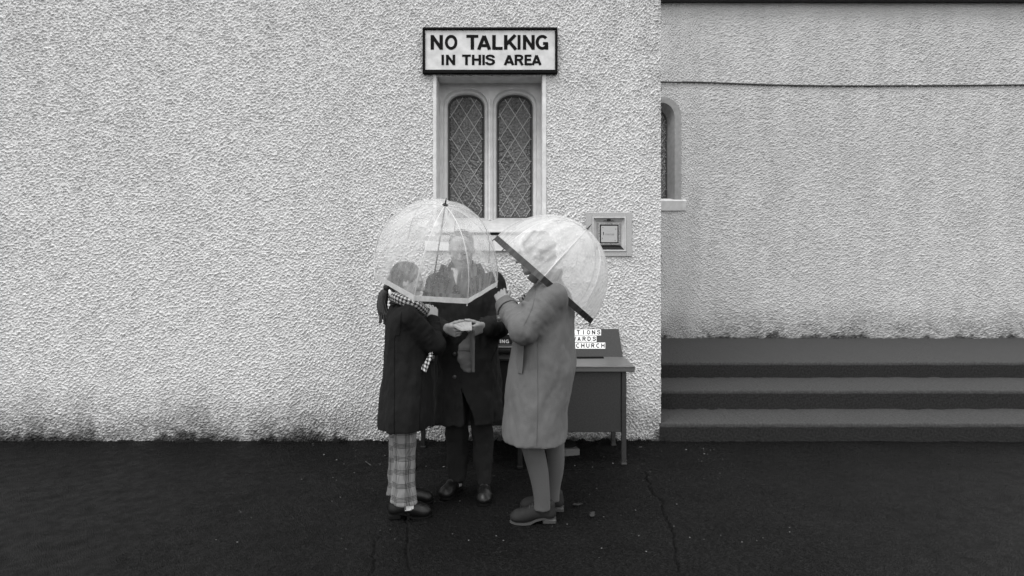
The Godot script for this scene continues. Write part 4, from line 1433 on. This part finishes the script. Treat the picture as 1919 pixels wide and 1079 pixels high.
	for q in [[at(858.5, 893, 3.85), Vector3(-0.372, 0.05, -3.872)], [at(907, 900, 3.79), Vector3(-0.186, 0.05, -3.83)]]:
		var so := MB.new()
		so.rod(q[0], q[1], 0.045, 0.042, 14)
		part("sock", so.mesh(), M.man_trousers, o)
	shoe(o, Vector3(-0.445, 0.0, -3.70), Vector3(-0.352, 0.0, -3.92), M.leather, M.sole_dark, 0.022, 1.02)
	shoe(o, Vector3(-0.175, 0.0, -3.60), Vector3(-0.188, 0.0, -3.885), M.leather, M.sole_dark, 0.022, 1.05)
	# what he holds
	var bk := thing("folded_booklet", "small open folded paper booklet held between the man's two hands", "booklet", at(866, 610, 3.50))
	for i in 3:
		var pg := MB.new()
		var y := -0.004 * i
		pg.slab([at(848, 609, 3.50) + Vector3(0, y, 0), at(865, 617, 3.46) + Vector3(0, y, 0.004 * i), at(884.5, 616, 3.46) + Vector3(0, y, 0.004 * i), at(883.5, 601, 3.53) + Vector3(0, y + 0.003, 0), at(866, 602.5, 3.55) + Vector3(0, y, 0)], Vector3(0, 0.0015, 0))
		part("page", pg.mesh(), M.paper, bk)
	var pr := MB.new()
	for i in 4:
		var t := 0.2 + 0.18 * i
		pr.rod(at(851, 608.6, 3.50).lerp(at(866, 603.4, 3.55), t) + Vector3(0.006, 0.0033, 0.004), at(866, 615.8, 3.462).lerp(at(883, 602.0, 3.53), t) + Vector3(-0.01, 0.0033, 0), 0.0007, -1.0, 4)
	part("print_lines", pr.mesh(), M.button, bk)
	var cp := thing("cloth_cap", "folded tweed cap hanging from the man's left hand below the booklet", "cap", at(873, 655, 3.50))
	var cf := Field.new()
	var lv := []
	for q in [[620, 884, 5, 0.012], [633, 881.5, 9, 0.016], [650, 874, 15.5, 0.024], [664, 872, 17, 0.028], [678, 872.5, 17.5, 0.028], [688, 876, 14.5, 0.024], [697, 880, 9, 0.014]]:
		var w := at(q[1], q[0], 3.50)
		lv.append([w.y, w.x, w.z, q[2] * 3.50 / F, q[3]])
	cf.loft(lv, 0.02)
	cf.noise = noise3(14.0, 8, 2); cf.amp = 0.007
	part("crown", cf.mesh(0.005), M.tweed, cp)
	var pk := MB.new()
	pk.slab([at(884, 622, 3.485), at(890, 640, 3.475), at(889.5, 697, 3.47), at(885, 696, 3.465), at(881, 650, 3.462)], Vector3(0, 0, 0.006))
	part("peak", pk.mesh(), M.tweed, cp)
	part("seam", line_on(cf, [at(856, 657, 3.5), at(872, 656, 3.5), at(888, 658, 3.5)], Vector3(-0.28, 1.0, -2.5), 0.0015).mesh(), M.seam, cp)

func girl() -> void:
	var o := thing("girl_in_dark_coat", "girl with a ponytail in a dark coat, checked scarf and plaid flares, seen from behind", "person", Vector3(-0.65, 0, -3.5))
	var sk := MB.new()
	var hp := at(764, 528, 3.50)
	var fwd := Vector3(0.96, -0.16, -0.12)
	var sh := at(764, 594, 3.37)
	var el := at(815, 646, 3.46)
	var wr := at(812, 599, 3.64)
	var fs := at(757, 594, 3.64)
	var fe := at(760, 660, 3.70)
	var fw := at(785, 690, 3.66)
	var body := Field.new()
	body.loft([[0.75, -0.645, -3.5, 0.08, 0.12], [1.0, -0.64, -3.5, 0.08, 0.11], [1.18, -0.65, -3.5, 0.07, 0.11], [1.25, -0.66, -3.5, 0.045, 0.05]])
	body.chain([sh, el, wr], [0.04, 0.034, 0.024], 0.02)
	body.chain([fs, fe, fw], [0.04, 0.034, 0.024], 0.02)
	body.chain([Vector3(-0.64, 0.75, -3.43), at(757, 880, 3.43), at(760, 945, 3.44)], [0.06, 0.04, 0.03], 0.02)
	body.chain([Vector3(-0.64, 0.75, -3.58), at(752, 870, 3.62), at(757, 925, 3.64)], [0.06, 0.04, 0.03], 0.02)
	body.cap(Vector3(-0.66, 1.2, -3.5), hp + Vector3(-0.03, -0.06, 0), 0.045, 0.042, 0.02)
	body.mesh_into(sk, 0.013)
	var hf := Field.new()
	var hb := head(hf, hp, fwd, 0.91, Vector3(-0.665, 1.24, -3.5), 0.045, true)
	hf.mesh_into(sk, 0.0035)
	var gh := Field.new()
	hand(gh, wr, Vector3(-0.12, 0.85, -0.45), Vector3(-0.55, -0.1, -0.85), Vector3(-0.6, 0.4, 0.4), [0.5, 0.55, 0.6, 0.66], 0.4, 0.92, wr.lerp(el, 0.35))
	gh.mesh_into(sk, 0.0025)
	var g2 := Field.new()
	hand(g2, fw, fw - fe, Vector3(0, -0.2, 1), Vector3(0.3, 0.9, 0), [0.4, 0.45, 0.5, 0.5], 0.3, 0.86, fw.lerp(fe, 0.35))
	g2.mesh_into(sk, 0.0035)
	part("body", sk.mesh(), M.skin_young, o)
	eyes(o, hp, hb, 0.91)
	var hair := Field.new()
	hair.ell(hp + hb * Vector3(0, 0.036, -0.016), Vector3(0.080, 0.085, 0.098), hb, 0.01)
	hair.ell(hp + hb * Vector3(0, -0.02, -0.05), Vector3(0.074, 0.075, 0.058), hb, 0.03)
	hair.cap(hp + hb * Vector3(0, -0.03, -0.09), hp + hb * Vector3(0, -0.052, -0.115), 0.04, 0.024, 0.03)
	hair.noise = noise3(45.0, 3); hair.amp = 0.0035; hair.nscale = Vector3(1, 0.35, 1)
	hair.more = func(p: Vector3, d: float) -> float:
		var q := hb.transposed() * (p - hp)
		return maxf(d, (q.z - 0.052) + 0.75 * maxf(0.035 - q.y, 0.0))
	var hr := part("hair", hair.mesh(0.004), M.hair_dark, o)
	var pt := MB.new()
	var root := at(734, 549, 3.50)
	var tail := curve([root, at(722, 549, 3.49), at(716.5, 566, 3.48), at(718, 585, 3.47), at(727, 596, 3.47), at(722, 600, 3.46)], 6)
	var a := PackedFloat32Array()
	for i in tail.size():
		var t := float(i) / (tail.size() - 1)
		a.append(lerpf(0.015, 0.030, smoothstep(0.0, 0.3, t)) * (1.0 - 0.75 * smoothstep(0.55, 1.0, t)))
	pt.tube(tail, a, a, 28, Vector3(0, 0, 1), 0.10, 9)
	for i in 26:
		var rng := RandomNumberGenerator.new()
		rng.seed = 40 + i
		var off := Vector3(rng.randf_range(-0.022, 0.022), rng.randf_range(-0.01, 0.01), rng.randf_range(-0.02, 0.03))
		pt.wire(curve([tail[3], tail[12] + off, tail[20] + off * 1.3, tail[-1] + off * 1.6 + Vector3(0, -0.012, 0)], 5), 0.0035, 5)
	part("ponytail", pt.mesh(), M.hair_dark, hr)
	var bo := MB.new()
	bo.ball(at(732.5, 549, 3.46), Vector3(0.014, 0.026, 0.016), Basis(Vector3(0, 0, 1), 0.3))
	part("hair_bobble", bo.mesh(), M.white, hr)
	# coat
	var c := Field.new()
	c.loft([[1.275, -0.672, -3.5, 0.062, 0.07], [1.25, -0.668, -3.5, 0.075, 0.10], [1.215, -0.664, -3.5, 0.092, 0.145], [1.16, -0.655, -3.5, 0.108, 0.172], [0.93, -0.634, -3.5, 0.134, 0.178], [0.72, -0.638, -3.5, 0.160, 0.205], [0.59, -0.644, -3.5, 0.168, 0.222], [0.545, -0.644, -3.5, 0.165, 0.222]], 0.03, 0.026, 6.0, 0.85, 0.4)
	c.chain([sh, el], [0.070, 0.060], 0.035, 0.005)
	c.chain([el, wr.lerp(el, 0.10)], [0.060, 0.048], 0.02, 0.008)
	c.chain([fs, fe, fw.lerp(fe, 0.1)], [0.066, 0.056, 0.046], 0.03, 0.002)
	c.noise = noise3(7.0, 31, 3); c.amp = 0.011; c.nscale = Vector3(1.6, 0.7, 1.6)
	var coat := part("coat", c.mesh(0.007), M.girl_coat, o)
	var eye := Vector3(-0.6, 1.0, -1.2)
	for q in [[at(752, 585, 3.3), at(750, 612, 3.3), at(747, 628, 3.3), at(738, 634, 3.3), at(737.5, 680, 3.3), at(739, 740, 3.3), at(740, 812, 3.3)], [at(786, 700, 3.3), at(785, 760, 3.3), at(784, 812, 3.3)]]:
		part("seam", line_on(c, q, eye, 0.0022, 0.0).mesh(), M.seam, coat)
	var cu := MB.new()
	cu.wire(curve([at(741, 572, 3.42), at(735, 568, 3.5), at(742, 566, 3.58), at(762, 566, 3.58)], 6), 0.02, 8, 0.4, Vector3.UP)
	part("collar", cu.mesh(), M.girl_coat, coat)
	# scarf round the neck, with its end hanging in front
	var sc := MB.new()
	var loop := curve([at(735, 556, 3.50), at(742, 558, 3.425), at(757, 564, 3.39), at(775, 569, 3.39), at(787, 576, 3.42), at(797, 584, 3.47)], 8)
	var w := PackedFloat32Array()
	var hgt := PackedFloat32Array()
	for i in loop.size():
		var t := float(i) / (loop.size() - 1)
		w.append(0.022); hgt.append(lerpf(0.036, 0.024, t))
	sc.tube(loop, w, hgt, 14, Vector3(0, 1, 0.15), 0.05, 4)
	var far := curve([at(735, 556, 3.50), at(741, 556, 3.575), at(760, 558, 3.61), at(783, 572, 3.57), at(799, 585, 3.49)], 8)
	var w2 := PackedFloat32Array(); w2.resize(far.size()); w2.fill(0.018)
	var h2 := PackedFloat32Array(); h2.resize(far.size()); h2.fill(0.03)
	sc.tube(far, w2, h2, 12, Vector3(0, 1, 0.15))
	part("scarf", sc.mesh(), M.check, o)
	var en := MB.new()
	var ep := curve([at(808, 655, 3.44), at(806, 668, 3.395), at(800, 680, 3.375), at(793.5, 694, 3.37)], 5)
	var we := PackedFloat32Array()
	var he := PackedFloat32Array()
	for i in ep.size():
		we.append(0.008); he.append(lerpf(0.012, 0.03, float(i) / (ep.size() - 1)))
	en.tube(ep, he, we, 10, Vector3(0.3, 0, -1))
	part("scarf_end", en.mesh(), M.check, o)
	# plaid flared trousers
	var tr := Field.new()
	var n1 := []
	for q in [[760, 760, 23], [815, 760, 22.5], [850, 758, 19.5], [884, 757, 18.8], [912, 757, 22], [941, 757.5, 25.5]]:
		var v := at(q[1], q[0], 3.42)
		n1.append([v.y, v.x, -3.42, q[2] * 3.42 / F, q[2] * 3.42 / F * 0.9])
	tr.loft(n1, 0.008, 0.05, 4.0, 0.6, 0.5)
	var n2 := []
	for q in [[750, 750, 21], [815, 750, 20.5], [870, 747, 18.0], [900, 747, 19], [924, 748, 22.5]]:
		var v := at(q[1], q[0], 3.62)
		n2.append([v.y, v.x, -3.62, q[2] * 3.62 / F, q[2] * 3.62 / F * 0.85])
	tr.loft(n2, 0.008, 0.05, 4.0, 0.6, 1.5)
	tr.noise = noise3(9.0, 51, 2); tr.amp = 0.010; tr.nscale = Vector3(1.3, 0.8, 1.3)
	part("trousers", tr.mesh(0.006), M.plaid, o)
	var so := MB.new()
	so.rod(at(767, 952, 3.44), at(763, 930, 3.44), 0.036, 0.034, 12)
	part("sock", so.mesh(), M.white, o)
	shoe(o, Vector3(-0.485, 0.0, -3.475), Vector3(-0.735, 0.0, -3.435), M.leather, M.sole_dark, 0.03, 1.0, 0.95, "strap")
	shoe(o, Vector3(-0.505, 0.0, -3.69), Vector3(-0.742, 0.0, -3.63), M.leather, M.sole_dark, 0.03, 1.0, 0.95, "strap")

func woman() -> void:
	var o := thing("woman_in_pale_coat", "woman in a pale wool coat and laced shoes, facing left beneath the tilted umbrella", "person", Vector3(0.2, 0, -3.43))
	var sk := MB.new()
	var hp := at(1002, 475, 3.43)
	var fwd := Vector3(-0.97, -0.14, 0.03)
	var sh := at(1036, 556, 3.27)
	var el := at(981, 618, 3.225)
	var wr := at(944, 570, 3.43)
	var fs := at(1022, 556, 3.58)
	var fe := at(1014, 616, 3.69)
	var fw := at(1006, 576, 3.64)
	var body := Field.new()
	body.loft([[0.7, 0.18, -3.43, 0.12, 0.14], [1.0, 0.19, -3.43, 0.12, 0.13], [1.25, 0.205, -3.43, 0.10, 0.13], [1.36, 0.22, -3.43, 0.07, 0.11], [1.40, 0.22, -3.43, 0.05, 0.06]])
	body.chain([sh, el, wr], [0.05, 0.042, 0.028], 0.03)
	body.chain([fs, fe, fw], [0.05, 0.042, 0.028], 0.03)
	body.chain([Vector3(0.15, 0.75, -3.36), at(999, 840, 3.36), at(1010, 890, 3.36), at(1016, 950, 3.365)], [0.07, 0.045, 0.036, 0.028], 0.02)
	body.chain([Vector3(0.2, 0.75, -3.52), at(1039, 830, 3.53), at(1041, 880, 3.53), at(1039, 940, 3.53)], [0.07, 0.036, 0.028, 0.02], 0.02)
	body.cap(Vector3(0.215, 1.36, -3.43), hp + Vector3(0.03, -0.06, 0), 0.052, 0.048, 0.03)
	body.mesh_into(sk, 0.014)
	var hf := Field.new()
	var hb := head(hf, hp, fwd, 0.97, Vector3(0.205, 1.39, -3.43), 0.05)
	hf.mesh_into(sk, 0.0035)
	var lh := Field.new()
	hand(lh, wr, Vector3(-0.30, 0.78, -0.55), Vector3(0.30, -0.25, -0.92), Vector3(0.5, 0.7, 0.2), [0.75, 0.82, 0.88, 0.9], 0.55, 0.98, wr.lerp(el, 0.35))
	lh.mesh_into(sk, 0.0026)
	var rh := Field.new()
	hand(rh, fw, Vector3(-0.3, 0.3, -0.4), Vector3(-0.3, 0.5, 0.6), Vector3(-0.8, 0.2, 0.2), [0.7, 0.75, 0.8, 0.8], 0.5, 0.95, fw.lerp(fe, 0.35))
	rh.mesh_into(sk, 0.0035)
	part("body", sk.mesh(), M.skin, o)
	eyes(o, hp, hb, 0.97)
	var hair := Field.new()
	hair.ell(hp + hb * Vector3(0, 0.042, -0.022), Vector3(0.088, 0.088, 0.104), hb, 0.01)
	hair.ell(hp + hb * Vector3(0, -0.025, -0.055), Vector3(0.084, 0.07, 0.065), hb, 0.03)
	hair.noise = noise3(32.0, 7, 2); hair.amp = 0.016
	hair.more = func(p: Vector3, d: float) -> float:
		var q := hb.transposed() * (p - hp)
		return maxf(d, (q.z - 0.066) + 0.7 * maxf(0.035 - q.y, 0.0))
	part("hair", hair.mesh(0.004), M.hair_brown, o)
	# coat
	var c := Field.new()
	c.loft([[1.43, 0.222, -3.43, 0.065, 0.07], [1.40, 0.222, -3.43, 0.085, 0.10], [1.372, 0.220, -3.43, 0.115, 0.15], [1.31, 0.213, -3.43, 0.148, 0.185], [1.18, 0.194, -3.43, 0.176, 0.20], [1.05, 0.184, -3.43, 0.186, 0.205], [0.90, 0.180, -3.43, 0.200, 0.215], [0.82, 0.163, -3.43, 0.197, 0.218], [0.65, 0.144, -3.43, 0.189, 0.222], [0.53, 0.135, -3.43, 0.194, 0.228], [0.46, 0.136, -3.43, 0.192, 0.228]], 0.03, 0.018, 5.0, 0.85, 2.0)
	c.chain([sh, el], [0.088, 0.078], 0.045, 0.003)
	c.chain([el, wr.lerp(el, 0.08)], [0.078, 0.060], 0.025, 0.006)
	c.chain([fs, fe, fw.lerp(fe, 0.1)], [0.08, 0.07, 0.055], 0.03, 0.002)
	for q in [[966, 586, 3.28, 974, 616, 3.165], [971, 578, 3.29, 985, 611, 3.155], [977, 574, 3.28, 999, 602, 3.165], [984, 568, 3.25, 1012, 588, 3.18], [952, 604, 3.30, 962, 628, 3.20]]:
		c.cap(at(q[0], q[1], q[2]), at(q[3], q[4], q[5]), 0.016, 0.008, 0.012)
	c.more = func(p: Vector3, d: float) -> float: return maxf(d, 0.486 - p.y)
	c.noise = noise3(6.0, 61, 3); c.amp = 0.012; c.nscale = Vector3(1.5, 0.7, 1.5)
	var coat := part("coat", c.mesh(0.007), M.woman_coat, o)
	var eye := Vector3(0.15, 1.0, -1.0)
	part("seam", line_on(c, [at(1009, 632, 3.2), at(1008, 690, 3.2), at(1008, 760, 3.2), at(1006, 836, 3.2)], eye, 0.0017, 0.0).mesh(), M.seam_grey, coat)
	part("seam", line_on(c, [at(1008, 545, 3.15), at(999, 580, 3.12), at(990, 598, 3.12), at(982, 612, 3.12)], eye, 0.0017, 0.0).mesh(), M.seam_grey, coat)
	var we := MB.new()
	var wp := []
	for q in [[982, 648], [980, 668], [976, 690], [979.5, 702], [972, 701], [970, 680], [971, 650]]: wp.append(c.cast(eye, (at(q[0], q[1], 3.2) - eye).normalized(), 0.001))
	we.slab(wp, Vector3(0, 0, 0.009))
	part("pocket_welt", we.mesh(), M.woman_coat, coat)
	part("pocket", line_on(c, [at(982.5, 650, 3.2), at(980.5, 668, 3.2), at(977, 685, 3.2), at(979.5, 702, 3.2)], eye, 0.005, 0.001).mesh(), M.seam, coat)
	var co := MB.new()
	co.wire(curve([at(996, 526, 3.36), at(1005, 516, 3.34), at(1022, 514, 3.33), at(1042, 515, 3.36), at(1050, 514, 3.43), at(1042, 512, 3.5), at(1020, 512, 3.53), at(1000, 520, 3.50)], 6), 0.03, 10, 0.45, Vector3(0, 0, 1))
	part("collar", co.mesh(), M.woman_coat, coat)
	# the strap at the cuff, with its button
	var ax := (wr - el).normalized()
	var cuff := MB.new()
	var rn := ax.cross(Vector3(0, 0, 1)).normalized()
	var rb := ax.cross(rn)
	var loop := PackedVector3Array()
	for i in 25: loop.append(wr.lerp(el, 0.2) + (rn * cos(TAU * i / 24) + rb * sin(TAU * i / 24)) * 0.067)
	cuff.wire(loop, 0.004, 8, 3.2, ax)
	var stp := part("cuff_strap", cuff.mesh(), M.woman_coat, coat)
	var bt := MB.new()
	bt.ball(at(935, 597, 3.235), Vector3(0.013, 0.013, 0.010))
	part("button", bt.mesh(), M.button, stp)
	var tab := MB.new()
	tab.slab([at(930.5, 591, 3.25), at(938, 589, 3.25), at(940, 602, 3.25), at(932, 603, 3.25)], Vector3(0, 0, 0.006))
	part("tab", tab.mesh(), M.woman_coat, stp)
	# stockinged legs
	for q in [[[[800, 992, 26, 3.36], [838, 998, 21.5, 3.36], [862, 1004, 20.5, 3.36], [884, 1009, 19, 3.36], [905, 1012.5, 17, 3.36], [925, 1015, 15.5, 3.36], [942, 1016.5, 15, 3.365], [954, 1016, 16, 3.37]]], [[[800, 1036, 22, 3.53], [838, 1040, 17.5, 3.53], [862, 1042, 16, 3.53], [884, 1042, 14, 3.53], [905, 1040.5, 11, 3.53], [922, 1039, 9.5, 3.53], [938, 1039, 11, 3.53]]]]:
		var st := Field.new()
		var lv := []
		for e in q[0]:
			var p := at(e[1], e[0], e[3])
			lv.append([p.y, p.x, p.z, e[2] * e[3] / F, e[2] * e[3] / F * 0.92])
		st.loft(lv, 0.02)
		part("stocking", st.mesh(0.006), M.stocking, o)
	shoe(o, at(955, 975, 3.385) * Vector3(1, 0, 1), Vector3(0.258, 0.0, -3.385), M.suede, M.sole, 0.026, 0.98, 1.0)
	shoe(o, at(974, 950, 3.56) * Vector3(1, 0, 1), Vector3(0.318, 0.0, -3.545), M.suede, M.sole, 0.026, 0.98, 1.0)

# ------------------------------------------------------------------ umbrellas
func umbrella(label: String, c: Vector3, ax: float, az: float, phi: float, R: float, h: float, handle_at: float, filmm: Material, trim: Material, white_rib: bool) -> void:
	var n := Vector3(sin(ax) * cos(az), cos(ax) * cos(az), sin(az))
	var u := n.cross(Vector3(0, 0, 1)).normalized()
	var v := n.cross(u)
	var apex := c + n * h
	var o := thing("dome_umbrella", label, "umbrella", c - n * (handle_at - h), "clear dome umbrellas")
	var rib_at := func(k: float, s: float, lift: float) -> Vector3:
		var t := phi + k * PI / 4.0
		var e := u * cos(t) + v * sin(t)
		var an := s * PI * 0.5
		return c + n * (h * cos(an)) * (1.0 + lift / R) + e * (R * sin(an)) * (1.0 + lift / R)
	var wr := noise3(9.0, int(phi * 100), 3)
	var stripe := noise3(60.0, int(phi * 77), 2)
	var rows := 22
	var cols := 14
	for k in 8:
		var grid := func(i: float, j: float, lift: float) -> Vector3:
			var s := i / rows
			var t := j / cols
			var a: Vector3 = rib_at.call(float(k), s, lift)
			var b: Vector3 = rib_at.call(float(k + 1), s, lift)
			var p := a.lerp(b, t)
			var bow := sin(PI * t)
			var out := (p - c).normalized()
			# slack film: it bellies a little and puckers towards the rib ends
			var pucker := pow(s, 3.0) * (1.0 - bow) * 0.5 + 0.15 * s
			return p + out * (0.014 * bow * sin(PI * s) + 0.004 * wr.get_noise_3d(p.x, p.y, p.z) * bow + 0.009 * pucker * stripe.get_noise_2d(t * 1.2, k * 7.0) * smoothstep(0.0, 0.1, bow))
		var mb := MB.new()
		for i in rows + 1:
			for j in cols + 1:
				var p: Vector3 = grid.call(i, j, 0.0)
				mb.vert(p, (p - c).normalized(), Vector2((k * 0.37 + (j / float(cols) - 0.5) * i / float(rows) * 0.45) * 1.0, i / float(rows) * 0.95 + k * 0.13))
		for i in rows:
			for j in cols: mb.quad(i * (cols + 1) + j, i * (cols + 1) + j + 1, (i + 1) * (cols + 1) + j + 1, (i + 1) * (cols + 1) + j)
		# smooth normals from the grid itself
		for i in rows + 1:
			for j in cols + 1:
				var dx := mb.v[i * (cols + 1) + mini(j + 1, cols)] - mb.v[i * (cols + 1) + maxi(j - 1, 0)]
				var dy := mb.v[mini(i + 1, rows) * (cols + 1) + j] - mb.v[maxi(i - 1, 0) * (cols + 1) + j]
				var nn := dx.cross(dy)
				if nn.length() > 1e-9:
					nn = nn.normalized()
					var q := i * (cols + 1) + j
					mb.n[q] = nn if nn.dot(mb.n[q]) > 0 else -nn
		var pan := part("panel", mb.mesh(), filmm, o)
		var tm := MB.new()
		var rail_ := []
		for j in cols + 1:
			var t := j / float(cols)
			var fr := 0.0018 * sin(j * 2.4 + k) if not white_rib else 0.0005 * sin(j * 1.3 + k)
			var a: Vector3 = grid.call(rows * 0.952, j, 0.002 + fr)
			var b: Vector3 = grid.call(rows * 1.0, j, 0.0025 - fr)
			b += (b - a) * (0.1 if white_rib else 0.12)
			rail_.append([a, b])
		for j in cols:
			var outn: Vector3 = (rail_[j][0] as Vector3) - c
			tm.face([rail_[j][0], rail_[j + 1][0], rail_[j + 1][1], rail_[j][1]], outn)
		part("hem_band", tm.mesh(), trim, pan)
	for k in 8:
		var rb := MB.new()
		var path := PackedVector3Array()
		for i in 15: path.append(rib_at.call(float(k), i / 14.0, -0.004))
		rb.wire(path, 0.0029, 6)
		var rib := part("rib", rb.mesh(), M.metal_rib, o)
		var tp := MB.new()
		var e0: Vector3 = rib_at.call(float(k), 0.97, -0.003)
		var e1: Vector3 = rib_at.call(float(k), 1.0, 0.0)
		var dd := (e1 - e0).normalized()
		tp.rod(e1 - dd * 0.004, e1 + dd * 0.014, 0.0036, 0.0028)
		tp.ball(e1 + dd * 0.015, Vector3.ONE * 0.004)
		part("rib_tip", tp.mesh(), M.black_band if not white_rib else M.metal_rib, rib)
		var st := MB.new()
		st.rod(apex - n * 0.17, rib_at.call(float(k), 0.42, -0.005), 0.0017, -1.0, 5)
		part("stretcher", st.mesh(), M.metal_rib, o)
	var sf := MB.new()
	var foot := apex - n * handle_at
	sf.rod(apex + n * 0.004, foot, 0.0045, -1.0, 10)
	part("shaft", sf.mesh(), M.shaft, o)
	var ru := MB.new()
	ru.rod(apex - n * 0.15, apex - n * 0.20, 0.008, 0.007, 10)
	part("runner", ru.mesh(), M.metal_rib, o)
	var fe := MB.new()
	fe.rod(apex + n * 0.002, apex + n * 0.007, 0.017, 0.014, 16)
	fe.rod(apex + n * 0.006, apex + n * 0.030, 0.0055, 0.0045, 10)
	fe.rod(apex + n * 0.028, apex + n * 0.046, 0.0035, 0.002, 10)
	part("ferrule", fe.mesh(), M.iron, o)
	var hd := MB.new()
	hd.rod(foot + n * 0.10, foot, 0.010, 0.011, 12)
	hd.ball(foot, Vector3.ONE * 0.012)
	part("handle", hd.mesh(), M.black_band, o)

func umbrella_pair() -> void:
	M.metal_rib = mat(0.55, 0.35, 0.5, 0.1)
	M.shaft = mat(0.12, 0.35, 0.5, 0.5)
	umbrella("clear dome umbrella with a white hem held upright over the girl and the man", Vector3(-0.474, 1.49, -3.565), 0.224, 0.494, 3.845, 0.396, 0.431, 0.86, M.film, M.white_band, true)
	umbrella("clear dome umbrella with a dark hem tilted back over the woman", Vector3(0.187, 1.413, -3.6), 0.718, 0.023, 3.069, 0.398, 0.423, 0.55, M.film_milky, M.black_band, false)

func litter() -> void:
	var rng := RandomNumberGenerator.new()
	rng.seed = 12
	# dark moss and soil along the foot of the wall
	var nz := noise3(8.0, 71, 3)
	var mb := MB.new()
	var xs := rail([[-5.6, -2.3, 0.04], [-2.3, 1.28, 0.012], [1.28, 1.30, 0.01]])
	var rows := []
	for x in xs:
		var r := 0.02 + 0.03 * nz.get_noise_1d(x * 1.0)
		var row := []
		for k in 7:
			var t := PI * 0.5 * k / 6.0
			var q := r * (1.0 + 0.6 * nz.get_noise_3d(x * 6.0, k * 0.5, 2.0))
			row.append(mb.vert(Vector3(x, -0.012 + maxf(q, 0.004) * sin(t) * 1.3, -4.945 + maxf(q, 0.004) * cos(t) * 1.9), Vector3(0, sin(t), cos(t))))
		if rows.size():
			for k in 6: mb.quad(rows[-1][k], rows[-1][k + 1], row[k + 1], row[k])
		rows.append(row)
	var mo := part("moss", mb.mesh(), M.moss)
	tag(mo, "dark wet moss and soil along the foot of the roughcast wall", "moss")
	mo.set_meta("kind", "stuff")
	# blades of grass and weeds in the same crack
	var gr := MB.new()
	for i in 420:
		var x := rng.randf_range(-2.2, 1.3) if i % 3 else rng.randf_range(-1.5, -0.95)
		if nz.get_noise_1d(x * 1.4 + 30.0) < -0.05: continue
		var p := Vector3(x, 0.0, -4.90 + rng.randf_range(-0.03, 0.05))
		var ln := rng.randf_range(0.02, 0.075)
		var lean := Vector3(rng.randf_range(-1, 1), 0, rng.randf_range(-0.2, 1)) * ln * 0.6
		gr.wire(curve([p, p + lean * 0.3 + Vector3(0, ln * 0.6, 0), p + lean + Vector3(0, ln * 0.85, 0)], 2), 0.0022, 4, 0.4)
	var wd := part("weeds", gr.mesh(), M.moss)
	tag(wd, "short dark weeds and grass blades growing at the wall foot", "weeds")
	wd.set_meta("kind", "stuff")
	# pale chips and grit on the asphalt
	var ch := MB.new()
	for i in 170:
		var x := rng.randf_range(-1.7, 1.7)
		var z := -4.9 + pow(rng.randf(), 1.6) * 2.0
		var r := rng.randf_range(0.0018, 0.0042) * (1.8 if rng.randf() < 0.12 and z < -4.2 else 1.0)
		ch.ball(Vector3(x, 0.004, z), Vector3(r * 1.3, r * 0.7, r), Basis(Vector3.UP, rng.randf() * TAU), 4, 6)
	var cs := part("grit", ch.mesh(), M.chip)
	tag(cs, "pale grit and stone chips scattered on the wet asphalt", "grit")
	cs.set_meta("kind", "stuff")
	# a few trodden leaves
	for q in [[1082, 948, 0.3, "pale trodden leaf on the asphalt just right of the woman's shoes"], [1110, 967, 1.4, "flat leaf on the asphalt farthest right of the two by the woman"], [690, 871, 2.2, "long pale straw lying on the dark ground left of the girl"]]:
		var d: float = F * 1.5 / (q[1] - 500.0)
		var p := at(q[0], q[1], d)
		var lf := MB.new()
		var pts := []
		var long := 0.012 if q[0] == 690 else 1.0
		for i in 12:
			var t := TAU * i / 12
			var r := 0.036 * (0.75 + 0.25 * cos(2.0 * t)) * (1.0 + 0.2 * sin(t * 5.0))
			pts.append(p + Basis(Vector3.UP, q[2]) * Vector3(cos(t) * r * (1.6 if long < 1 else 1.0), 0.012 + 0.003 * sin(t * 3.0), sin(t) * r * (0.12 if long < 1 else 0.8)))
		lf.slab(pts, Vector3(0, 0.0015, 0))
		tag(part("fallen_leaf" if long == 1.0 else "straw", lf.mesh(), M.leaf), q[3], "leaf" if long == 1.0 else "straw", "trodden leaves on the asphalt" if long == 1.0 else "")
